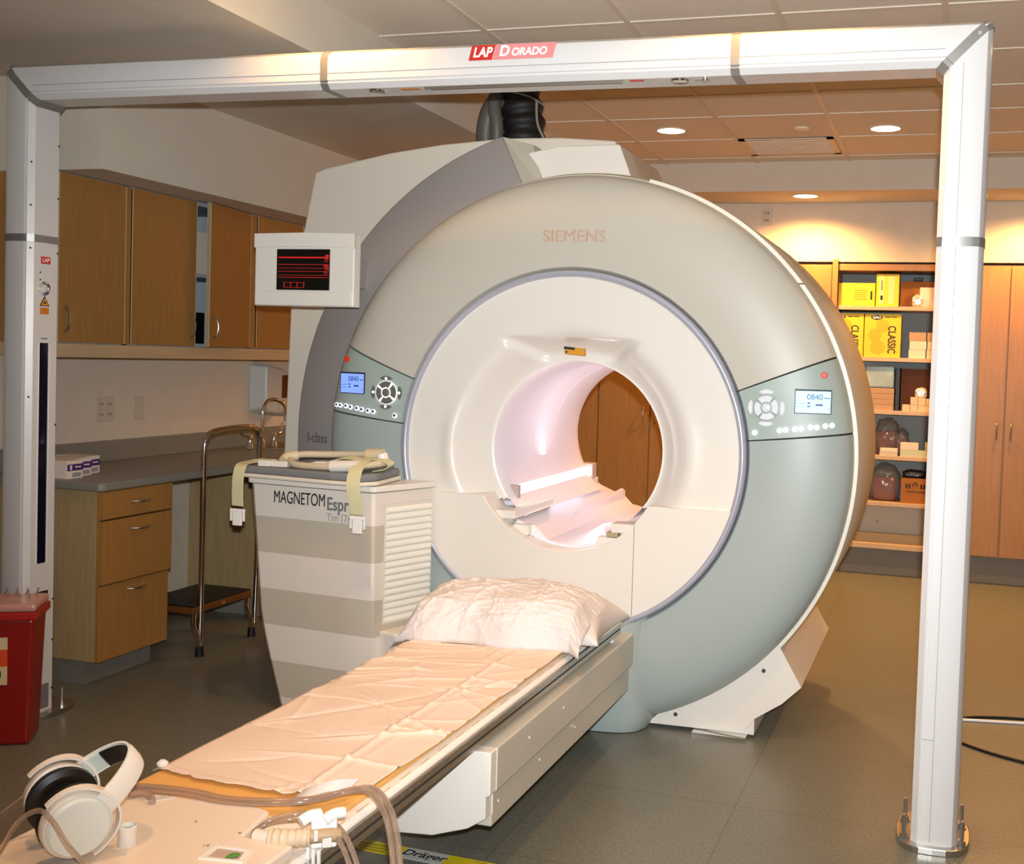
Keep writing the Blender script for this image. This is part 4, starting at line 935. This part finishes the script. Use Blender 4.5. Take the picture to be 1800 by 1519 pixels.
upper_cab(5.345, 6.40, [(5.385, 5.835, 5.775, 0), (5.84, 6.38, 5.90, 0)], 'maple wall cabinet beside the display box')
bm = B(); bx(bm, XF-.34, XF-.004, 3.935, 6.40, 1.385, 1.4445); tag(obj('valance', bm, m_mapleh, bevel=.002), 'horizontal maple light rail under the wall cabinets', 'rail')
for y0, h_, m_, nm, lb in ((4.88, .22, m_wbox, 'supply_box', 'white box on upper shelf inside the ajar wall cabinet'), (4.87, .16, m_black, 'supply_box', 'black box on lower shelf inside the ajar wall cabinet')):
    z = 1.8185 if m_ is m_wbox else 1.6
    if m_ is m_black: z = 1.4635
    bm = B(); bx(bm, -3.84, -3.70, y0, y0+.16, z, z+h_); tag(obj(nm, bm, m_, bevel=.003), lb, 'box')

# counter with backsplash
m_ctr = m_counter
bm = B(); prism(bm, [(XL+.002, 3.880), (-3.355, 3.880), (-3.338, 3.90), (-3.338, 6.6), (XL+.002, 6.6)], 'z', .832, .868); ct = obj('countertop', bm, m_ctr, None, bevel=.008, seg=3); tag(ct, 'long grey laminate countertop with backsplash along the left wall', 'countertop')
bm = B(); bx(bm, XL+.001, XL+.020, 3.88, 6.6, .868, .970); obj('backsplash', bm, m_ctr, ct, bevel=.003)
# drawer base
db = empty('drawer_cabinet', (-3.66, 4.12, 0), 'maple three-drawer base cabinet at the near end of the counter', 'cabinet')
bm = B(); bx(bm, XL+.002, -3.385, 3.905, 4.345, .105, .832); obj('carcass', bm, m_mapledim, db, bevel=.002)
bm = B(); bx(bm, XL+.002, -3.455, 3.93, 4.345, 0, .105); obj('toe_kick', bm, m_kick, db)
for z0, z1, xf_, hz_ in ((.712, .829, -3.350, .772), (.436, .704, -3.350, .655), (.107, .428, -3.366, .39)):
    bm = B(); bx(bm, -3.385, xf_, 3.905, 4.345, z0, z1); d = obj('drawer', bm, m_maple, db, bevel=.0015)
    hd = B(); dhandle(hd, (xf_, 4.13, hz_), (0, 1, 0), .11, .03, (1, 0, 0)); obj('handle', hd, m_steel, d, smooth=True)
# sink base
sb = empty('sink_cabinet', (-3.66, 5.95, 0), 'maple sink base cabinet at the far end of the counter', 'cabinet')
bm = B(); bx(bm, XL+.002, -3.385, 5.30, 6.58, .10, .832); obj('carcass', bm, m_mapledim, sb, bevel=.002)
bm = B(); bx(bm, XL+.002, -3.455, 5.30, 6.58, 0, .10); obj('toe_kick', bm, m_kick, sb)
for a, b in ((5.305, 5.935), (5.945, 6.575)):
    bm = B(); bx(bm, -3.385, -3.366, a, b, .105, .829); d = obj('door', bm, m_maple, sb, bevel=.0015)
    hd = B(); dhandle(hd, (-3.366, 5.90 if a < 5.5 else 5.98, .74), (0, 0, 1), .11, .03, (1, 0, 0)); obj('handle', hd, m_steel, d, smooth=True)
# sink and faucet
sk = empty('sink', (-3.66, 5.95, .868), 'steel sink set in the far counter behind the step stool handle', 'sink')
bm = B(); bx(bm, -3.86, -3.44, 5.68, 6.28, .868, .874); obj('sink_rim', bm, m_steel, sk, bevel=.002)
bm = B(); bx(bm, -3.82, -3.48, 5.72, 6.24, .874, .8755); obj('basin', bm, mat('basin_dark', '6A6660', .25, metal=1), sk)
fc = empty('faucet', (-3.80, 5.72, .875), 'chrome gooseneck faucet with two blade handles at the sink', 'faucet')
bm = B(); tube(bm, [(-3.80, 5.72, .875), (-3.80, 5.72, 1.05), (-3.80, 5.725, 1.10), (-3.79, 5.755, 1.145), (-3.76, 5.80, 1.150), (-3.735, 5.84, 1.12), (-3.73, 5.85, 1.05)], .0105, 12); lathe(bm, [(.022, 0), (.020, .03), (.012, .05)], -3.80, 5.72, .875, 16); lathe(bm, [(.014, 0), (.014, .03)], -3.73, 5.85, 1.03, 14); obj('spout', bm, m_chrome, fc, smooth=True)
for y, d in ((5.60, -1), (5.84, 1)):
    bm = B(); lathe(bm, [(.024, 0), (.020, .02), (.012, .045), (.016, .065), (.008, .08)], -3.80, y, .875, 16)
    tube(bm, [(-3.80, y, .945), (-3.80, y+d*.05, .95), (-3.80, y+d*.08, .965), (-3.80, y+d*.085, 1.01)], .009, 8, flat=.6); obj('handle', bm, m_chrome, fc, smooth=True)
# paper towel dispenser
td = empty('towel_dispenser', (-3.93, 5.97, 1.03), 'pale wall dispenser with a brown window above the faucet', 'dispenser')
bm = B(); loft(bm, [[(XL+.001, a, b) for a, b in L] if k == 0 else [(XL+.11, a, b) for a, b in L] for k, L in ((0, [(5.84, 1.08), (5.84, 1.345), (5.87, 1.36), (6.05, 1.335), (6.12, 1.30), (6.12, 1.08), (6.10, 1.03), (5.88, 1.06)]), (1, [(5.86, 1.10), (5.86, 1.34), (5.88, 1.35), (6.04, 1.325), (6.11, 1.29), (6.11, 1.09), (6.09, 1.04), (5.90, 1.07)]))]); obj('housing', bm, mat('dispenser_white', 'C6C8C4', .4), td, bevel=.01)
bm = B(); bx(bm, XL+.109, XL+.113, 6.02, 6.10, 1.15, 1.29); obj('refill_window', bm, mat('refill_brown', '5A3214', .2), td)
bm = B(); bx(bm, XL+.10, XL+.13, 5.99, 6.10, 1.06, 1.14); obj('push_bar', bm, mat('push_cream', 'C8B498', .5), td, bevel=.01)
# wall plates
for y, w_, nm, lb, ca in ((4.635, .125, 'outlet_plate', 'double white outlet plate on the wall above the counter', 'outlet'), (4.875, .075, 'switch_plate', 'narrow white blank plate right of the double outlet', 'wall plate')):
    bm = B(); bx(bm, XL+.0005, XL+.007, y-w_/2, y+w_/2, 1.065, 1.185); pp = obj(nm, bm, mat('plate_ivory', 'CFC4B2', .5), bevel=.002); tag(pp, lb, ca)
    if nm == 'outlet_plate':
        bm = B()
        for yy in (y-.028, y+.028):
            for zz in (1.150, 1.100): bx(bm, XL+.007, XL+.0078, yy-.010, yy-.006, zz-.006, zz+.006); bx(bm, XL+.007, XL+.0078, yy+.006, yy+.010, zz-.006, zz+.006)
        obj('sockets', bm, m_screw, pp)
bm = B(); bx(bm, -1.323, -1.248, YB-.006, YB-.0003, 2.44, 2.555); pp = obj('outlet_plate', bm, mat('plate_ivory', 'CFC4B2', .5), bevel=.002); tag(pp, 'white outlet plate high on the back wall beside the lit glow', 'outlet')
bm = B()
for zz in (2.525, 2.475): bx(bm, -1.298, -1.291, YB-.0068, YB-.006, zz-.008, zz+.008); bx(bm, -1.280, -1.273, YB-.0068, YB-.006, zz-.008, zz+.008)
obj('sockets', bm, m_screw, pp)
# glove boxes on the counter
for i, (x, y, lb) in enumerate(((-3.62, 3.975, 'white and purple carton on the counter nearest the laser post'), (-3.66, 4.072, 'white and purple carton, middle of three on the counter'), (-3.70, 4.170, 'white and purple carton, farthest right of three on the counter'))):
    t = empty('carton', (x, y, .868), lb, 'box', 'cartons on the counter')
    bm = B(); bx(bm, x-.10, x+.06, y-.046, y+.046, .868, .946); obj('box', bm, m_wbox, t, bevel=.002)
    bm = B(); bx(bm, x+.06, x+.0606, y-.045, y+.045, .902, .930); obj('purple_band', bm, mat('band_purple', '4B2A72', .5), t)
    bm = B(); bx(bm, x+.06, x+.0608, y-.015, y+.035, .875, .893); obj('barcode', bm, mat('barcode_grey', '9C98A0', .5), t)
    bm = B(); bx(bm, x+.0606, x+.061, y-.030, y-.018, .906, .926); bx(bm, x+.0606, x+.061, y+.00, y+.035, .914, .920); obj('band_print', bm, m_wbox, t)

# step stool
ss = empty('step_stool', (-3.50, 4.80, 0), 'chrome step stool with tall hoop handle and black tread by the counter', 'step stool')
bm = B(); bx(bm, -3.70, -3.385, 4.56, 5.02, .200, .232); obj('tread_frame', bm, mat('tread_brown', '6B3D1A', .4), ss, bevel=.006)
bm = B(); bx(bm, -3.695, -3.39, 4.565, 5.015, .232, .238); obj('tread', bm, m_black, ss)
bm = B(); bx(bm, -3.385, -3.3835, 4.77, 4.80, .210, .222); obj('maker_plate', bm, m_steel, ss)
bm = B(); tube(bm, [(-3.39, 4.615, .03), (-3.385, 4.615, .5), (-3.385, 4.615, .95), (-3.385, 4.635, 1.02), (-3.385, 4.70, 1.052), (-3.385, 4.98, 1.058), (-3.385, 5.045, 1.02), (-3.385, 5.060, .95), (-3.385, 5.06, .5), (-3.39, 5.055, .06)], .0135, 12, 6); obj('hoop_handle', bm, m_chrome, ss, smooth=True)
for x, y, d in ((-3.39, 4.585, 0), (-3.39, 5.0, 0), (-3.69, 4.585, 0), (-3.69, 5.0, 0)):
    s = 1 if x > -3.5 else -1
    bm = B(); tube(bm, [(x, y-.015, .205), (x+s*.000, y-.018, .15), (x+s*.01, y, .10), (x+s*.012, y+.012, .03)], .011, 10); lg_ = obj('leg', bm, m_chrome, ss, smooth=True)
    bm = B(); lathe(bm, [(.021, 0), (.017, .045)], x+s*.012, y+.013, 0, 14); obj('rubber_foot', bm, m_black, lg_)

ss.location = Vector(ss.location)+Vector((.075, -.10, 0))

# ------------------------------------------------------------------ sharps bin
sz = empty('sharps_bin', (-3.22, 3.30, 0), 'red sharps waste bin with clear lid at the left edge', 'waste bin')
ca, sa = Vector((-.862, -.507, 0)), Vector((-.507, .862, 0)); p0 = Vector((-3.085, 3.255, 0))
def sbx(bm, u0, u1, v0, v1, z0, z1, tp=0.):
    loft(bm, [[p0+ca*u+sa*v+Vector((0, 0, z)) for u, v in ((u0+k, v0+k), (u1-k, v0+k), (u1-k, v1-k), (u0+k, v1-k))] for z, k in ((z0, tp), (z1, 0))])
bm = B(); sbx(bm, 0, .42, 0, .19, 0, .46, .016); bb = obj('bin_body', bm, m_redpl, sz, bevel=.012, seg=3)
bm = B(); sbx(bm, -.012, .432, -.012, .20, .455, .485); obj('bin_rim', bm, mat('rim_red', 'A8201C', .3), sz, bevel=.006)
bm = B(); sbx(bm, -.008, .428, -.008, .196, .485, .515, .0); obj('bin_lid', bm, mat('lid_clear', 'D8A094', .25, alpha=.8), sz, bevel=.012, seg=3)
bm = B(); L = []
for k in range(60):
    t = k/59; L.append(p0+ca*(.02+.3*t)+sa*(.15+.02*math.sin(k*.9))+Vector((0, 0, .522+.018*math.cos(k*.9))))
tube(bm, L, .003, 6, 2); obj('lid_coil', bm, m_clear, sz, smooth='all')
def face(bm, u0, u1, z0, z1, n): 
    loft(bm, [[p0+ca*u+sa*vv+Vector((0, 0, z)) for u, vv in ((u0, n), (u1, n), (u1, n+.004), (u0, n+.004))] for z in (z0, z1)])
bm = B(); face(bm, .085, .33, .225, .395, -.0005); lb_ = obj('hazard_label', bm, mat('label_cream', 'D8C49A', .6), bb)
bm = B(); face(bm, .085, .33, .292, .352, -.0012); obj('label_orange', bm, mat('label_orange', 'DE4A12', .5), lb_)
RS = Matrix.Rotation(math.atan2(.507, .862), 3, 'Z') @ FRONT
bm = B(); revolve(bm, [(.010, -.0022), (.010, -.0014), (.016, -.0014), (.016, -.0022)], 0, 0, 0, 360, 20, closed_prof=True)
for q_ in (90, 210, 330): revolve(bm, [(.007, -.0022), (.007, -.0014), (.011, -.0014), (.011, -.0022)], .013*math.cos(math.radians(q_)), .013*math.sin(math.radians(q_)), q_-140, q_+140, 14, closed_prof=True)
for v in bm.verts: v.co = p0+ca*(.135-v.co.x)+sa*v.co.y+Vector((0, 0, .322+v.co.z))
obj('hazard_symbol', bm, m_print, lb_)
for z_ in (.384, .372, .360, .250, .238):
    bm = B(); face(bm, .17 if z_ < .3 else .11, .30, z_-.003, z_+.002, -.0012); obj('print_bar', bm, mat('ink_brown', '6A5434', .6), lb_)
text('label_print', '11', .034, p0+ca*.115+sa*-.002+Vector((0, 0, .262)), RS, m_print, lb_, extrude=.0002)

# ------------------------------------------------------------------ back storage wall
def tall(x0, x1, gap, label, hl=True, hr=True):
    t = empty('tall_cabinet', ((x0+x1)/2, YB+.3, 0), label, 'cabinet', 'tall maple cabinets')
    bm = B(); bx(bm, x0, x1, YB+.02, YB+.60, .19, 2.17); obj('carcass', bm, m_maple, t)
    bm = B(); bx(bm, x0, x1, YB+.09, YB+.58, 0, .19); obj('toe_kick', bm, m_kick, t)
    for a, b, hx, dr in ((x0+.003, gap-.006, gap-.045, hl), (gap+.006, x1-.003, gap+.045, hr)):
        bm = B(); bx(bm, a, b, YB, YB+.019, .195, 2.160); d = obj('door', bm, m_maple, t, bevel=.0015)
        if dr: hd = B(); dhandle(hd, (hx, YB, 1.055), (0, 0, 1), .12, .03, (0, -1, 0)); obj('handle', hd, m_steel, d, smooth=True)
    return t
tall(-3.35, -2.50, -2.92, 'tall maple cabinet at back wall hidden behind the scanner')
tall(-2.495, -1.66, -2.097, 'tall maple cabinet seen through the scanner bore')
tall(-1.655, -.812, -1.22, 'tall maple cabinet just left of the open shelves')
tall(-.045, .80, .370, 'tall maple cabinet right of the laser post')
tall(.805, 1.65, 1.22, 'tall maple cabinet beyond the right frame edge')
sx = empty('open_shelf_unit', (-.43, YB+.3, 0), 'open maple shelf unit holding boxes and bags at the back', 'shelf unit')
bm = B(); bx(bm, -.808, -.770, YB-.02, YB+.60, .19, 2.20); bx(bm, -.085, -.047, YB, YB+.60, .19, 2.17); bx(bm, -.77, -.085, YB, YB+.60, 2.125, 2.17); obj('carcass', bm, m_maple, sx, bevel=.002)
bm = B(); bx(bm, -.77, -.085, YB+.36, YB+.38, .19, 2.125); obj('back_panel', bm, m_backp, sx)
bm = B(); bx(bm, -.808, -.047, YB+.09, YB+.58, 0, .19); obj('toe_kick', bm, m_kick, sx)
SH = [1.880, 1.525, 1.158, .842, .518]
for z in SH:
    bm = B(); bx(bm, -.768, -.087, YB+.005, YB+.359, z-.028, z); obj('shelf', bm, m_mapleh, sx, bevel=.002)
bm = B(); bx(bm, -.768, -.087, YB+.002, YB+.359, .19, .225); obj('shelf', bm, m_mapleh, sx, bevel=.002)
bm = B(); bx(bm, -.768, -.087, YB+.16, YB+.17, .285, .489); lp_ = obj('access_panel', bm, mat('access_grey', 'BDB5A2', .6), sx)
bm = B(); lathe(bm, [(.007, 0), (.007, .003)], -.44, YB+.16, .36, 10, (0, -1, 0)); obj('screw', bm, m_screw, lp_)
bm = B(); bx(bm, -.768, -.087, YB+.10, YB+.17, .225, .285); obj('ledge', bm, mat('ledge_tan', 'A8936C', .6), sx)

def box(name, x0, x1, z0, z1, m, lb, cat='box', group=None, y0=.03, dep=.22, rot=0, bev=.002):
    bm = B(); bx(bm, x0, x1, YB+y0, YB+y0+dep, z0, z1, rot=rot); return tag(obj(name, bm, m, bevel=bev), lb, cat, group)
s5, s4, s3, s2_, s1_ = SH
y1 = box('film_box', -.770+.004, -.515, s5, 2.040, m_yellow, 'low yellow box lying on the top shelf at its left end')
each('print_bar', [(-.546, -.534, YB+.029, YB+.0302, 1.925, 1.985)], m_print, y1)
bm = B()
for k in range(5): bx(bm, -.66, -.57, YB+.029, YB+.0305, 1.925+k*.016, 1.929+k*.016)
obj('print_lines', bm, mat('ink_ochre', 'A07E20', .6), y1)
y2 = box('film_box', -.508, -.355, s5, 2.105, m_yellow, 'upright yellow box with pale bands on the top shelf')
bm = B(); bx(bm, -.485, -.455, YB+.029, YB+.0305, 1.90, 2.09); bx(bm, -.425, -.385, YB+.029, YB+.0305, 1.90, 2.09); b2 = obj('pale_band', bm, mat('band_pale', 'E4D69A', .6), y2)
bm = B(); bx(bm, -.478, -.462, YB+.028, YB+.0292, 1.925, 1.955); obj('barcode', bm, m_print, y2)
each('print_bar', [(-.475, -.466, YB+.0282, YB+.0292, 1.99, 2.06)], m_printg, y2)
cb = box('cardboard_box', -.345, -.09, s5, 2.060, m_cardb, 'brown cardboard box on the top shelf behind small items', y0=.10)
box('carton', -.215, -.105, s5, 2.015, m_wbox, 'pinkish white carton on top shelf before the cardboard box', y0=.04, dep=.05)
def bag(name, cx, cz0, w_, h_, dep, m, lb, inner=None, y0=.04):
    t = empty(name, (cx, YB+y0+dep/2, cz0), lb, 'bag')
    bm = B(); bmesh.ops.create_icosphere(bm, subdivisions=4, radius=1)
    for v in bm.verts:
        n_ = noise.noise(v.co*2.3+Vector((cx*9, cz0*7, 0)))
        s_ = 1+.28*n_
        q = Vector((max(-.8, min(.8, v.co.x))/.8, max(-.8, min(.8, v.co.y))/.8, max(-.85, v.co.z)))
        pinch = 1-.18*max(0, q.z)
        s_ = 1+.30*noise.noise(v.co*5+Vector((cx*9, cz0*7, 0)))*max(.1, q.z+.4)
        v.co = Vector((cx+q.x*w_/2*s_*pinch if abs(q.x*s_*pinch) < 1 else cx+math.copysign(w_/2, q.x), YB+y0+dep/2+q.y*dep/2*min(1.05, s_), cz0+(q.z+.85)/1.85*h_*(1+.12*n_*max(0, q.z))))
    obj('film', bm, m, t, smooth='all')
    if inner:
        bm = B(); bx(bm, cx-w_*.36, cx+w_*.36, YB+y0+dep*.2, YB+y0+dep*.8, cz0+.003, cz0+h_*.62); obj('contents', bm, inner, t, bevel=.01)
    return t
m_glint = mat('crinkled_film', 'E8E6E2', .1, metal=.5, bump=1, bs=30)
bag('plastic_bag', -.225, s5, .075, .085, .05, m_glint, 'small shiny crinkled bag on the top shelf', y0=.005+.005)
for x0, x1, lb in ((-.835+.07, -.583, 'yellow CLASSIC glove box partly hidden by the scanner'), (-.577, -.330, 'yellow CLASSIC glove box fully visible on second shelf')):
    t = empty('glove_box', ((x0+x1)/2, YB+.14, s4), lb, 'box', 'yellow CLASSIC boxes')
    bm = B(); bx(bm, x0, x1, YB+.03, YB+.25, s4, 1.828); bb_ = obj('box', bm, m_yellow, t, bevel=.002)
    X1 = x1
    text('lettering', 'CLASSIC', .074, Vector((X1-.062, YB+.029, 1.650)), FRONT @ Matrix.Rotation(-PI/2, 3, 'Z'), m_print, t, extrude=.0004, sx=.70, bold=.001)
    bm = B(); lathe(bm, [(.040, 0), (.040, .001)], X1-.165, YB+.030, 1.803, 24, (0, -1, 0))
    for v in bm.verts: v.co.z = 1.803+(v.co.z-1.803)*.42
    bd = obj('badge', bm, m_print, t)
    text('lettering', 'GAO', .026, Vector((X1-.165, YB+.0286, 1.803)), FRONT, m_wt, t, extrude=.0003, bold=.001)
    each('print_bar', [(X1-.11, X1-.075, YB+.0290, YB+.0302, 1.803, 1.808), (X1-.068, X1-.03, YB+.0290, YB+.0302, 1.803, 1.808)], m_print, t)
    bm = B(); lathe(bm, [(.045, 0), (.045, .0006)], X1-.125, YB+.030, 1.745, 24, (0, -1, 0)); lathe(bm, [(.045, 0), (.045, .0009)], X1-.175, YB+.030, 1.680, 24, (0, -1, 0)); lathe(bm, [(.050, 0), (.050, .0006)], X1-.155, YB+.030, 1.595, 24, (0, -1, 0)); obj('printed_spots', bm, mat('spot_amber', 'E8B41C', .55), t)
# small cartons on the second shelf
cz = 0
grp = 'small cartons on the second shelf'
names = {(0, 0): 'small white carton bottom left of the stack on second shelf', (0, 1): 'small white carton middle left of the stack on second shelf', (0, 2): 'small tan carton top left of the stack on second shelf',
         (1, 0): 'small white carton bottom right of the stack on second shelf', (1, 1): 'small white carton middle right of the stack on second shelf', (1, 2): 'small tan carton top right of the stack on second shelf'}
for c in (0, 1):
    for r in (0, 1, 2):
        x0 = -.272+c*.120+(.004 if r % 2 else 0); box('carton', x0, x0+.112 if c == 0 else min(x0+.112, -.088), s4+r*.060, s4+r*.060+.059, m_wbox if r < 2 else mat('tan_card', 'B79A7C', .7), names[(c, r)], group=grp, dep=.1+.03*(r == 2))
# third shelf
box('drape_pack', -.556, -.362, s3+.155, 1.462, mat('pack_blue', 'A9C4CC', .5, nz=.3, ns=6), 'pale blue folded pack on the stack of tan boxes', 'pack', bev=.01)
for k in range(4): box('flat_box', -.560, -.358, s3+k*.0385, s3+k*.0385+.0375, mat('tan_flat', 'B8987C', .7), ['flat tan box at the bottom under the blue pack', 'flat tan box second from bottom under the blue pack', 'flat tan box third from bottom under the blue pack', 'flat tan box directly beneath the blue pack'][k], group='flat tan boxes under the blue pack')
box('binder', -.350, -.322, s3, 1.455, m_black, 'thin black upright binder beside the dark brown carton', 'binder')
box('cardboard_box', -.318, -.095, s3, 1.452, mat('brown_dark_card', '6E3A14', .7), 'large dark brown carton on the third shelf', y0=.12)
sm_n = ['small cream carton left of the row on the third shelf', 'small cream carton with a shiny spot on the third shelf', 'wide cream carton at the right on third shelf', 'small cream carton stacked left on the third shelf', 'small cream carton stacked middle on the third shelf', 'small cream carton stacked right on the third shelf']
for (a, b, c, d), lb in zip(((-.300, -.248, 0, .045), (-.246, -.196, 0, .045), (-.194, -.092, 0, .042), (-.246, -.198, .046, .098), (-.196, -.144, .043, .095), (-.142, -.092, .043, .090)), sm_n):
    box('carton', a, b, s3+c, s3+d, mat('cream_card', 'E6CBA8', .6), lb, group='small cream cartons on third shelf', y0=.02, dep=.08)
bag('plastic_bag', -.178, s3+.096, .08, .072, .05, m_glint, 'small silvery bag on the cream cartons', y0=.03)
# fourth shelf
bag('plastic_bag', -.400, s2_, .165, .265, .16, m_bag, 'clear bag of reddish supplies on the fourth shelf', inner=m_redin, y0=.13)
bag('plastic_bag', -.300, s2_, .10, .19, .12, m_bag, 'smaller clear bag beside the reddish bag on fourth shelf', inner=m_redin, y0=.14)
box('flat_box', -.440, -.318, s2_, s2_+.025, mat('pack_grey', 'C8C4B4', .6), 'flat grey-white box in front of the reddish bag', y0=.02, dep=.09)
box('flat_box', -.436, -.318, s2_+.0255, s2_+.052, m_wbox, 'flat cream box on top of the grey-white one', y0=.02, dep=.09)
box('flat_box', -.300, -.100, s2_, s2_+.046, mat('pack_green', 'C6D2B4', .6), 'flat pale green and white box on the fourth shelf', y0=.02, dep=.09)
box('carton', -.300, -.180, s2_+.047, s2_+.098, m_wbox, 'white carton standing on the flat pale green box', y0=.02, dep=.08)
box('carton', -.136, -.104, s2_+.047, s2_+.105, mat('card_sage', 'B8B48C', .6), 'small sage carton at the post side of the fourth shelf', y0=.02, dep=.05)
# fifth shelf
bag('plastic_bag', -.400, s1_, .21, .27, .18, m_bag, 'clear bag of reddish supplies on the lowest filled shelf', inner=m_redin, y0=.06)
cbx = box('cardboard_box', -.285, -.095, s1_, s1_+.175, m_cardb, 'brown cardboard box with printed marks on the lowest filled shelf', y0=.03)
bm = B(); tube(bm, [(-.21, YB+.029, .64), (-.19, YB+.029, .665), (-.17, YB+.029, .64)], .003, 6)
for x in (-.255, -.235, -.155, -.135, -.115): bx(bm, x, x+.012, YB+.028, YB+.030, .625, .655)
bx(bm, -.25, -.12, YB+.028, YB+.030, .600, .604); obj('printed_marks', bm, m_print, cbx)
bag('plastic_bag', -.20, s1_+.176, .16, .055, .12, mat('bag_dark', '2A2622', .25, bump=.8, bs=30), 'dark crumpled bag lying on the printed cardboard box', y0=.05)
bm = B(); bx(bm, -.26, -.20, YB+.08, YB+.14, 2.060+.001, 2.085); tag(obj('supply_box', bm, m_black, bevel=.004), 'small black item on the top-shelf cardboard box', 'box')

# ------------------------------------------------------------------ floor cords at the right
bm = B(); tube(bm, [(.02, 4.88, .006), (.25, 4.93, .006), (.50, 4.98, .006), (.90, 5.05, .006), (1.5, 5.1, .006)], .006, 8); tag(obj('extension_cord', bm, m_buckle, smooth=True), 'white cord on the floor behind the right post', 'cord')
bm = B(); tube(bm, [(1.5, 5.2, .006), (.90, 5.14, .006), (.50, 5.04, .006), (.28, 5.00, .006), (.12, 4.93, .006), (.04, 4.80, .006), (.06, 4.66, .006), (.16, 4.55, .006), (.34, 4.45, .006), (.7, 4.33, .006), (1.3, 4.2, .006)], .006, 8); tag(obj('extension_cord', bm, m_black, smooth=True), 'black cord looping on the floor behind the right post', 'cord')
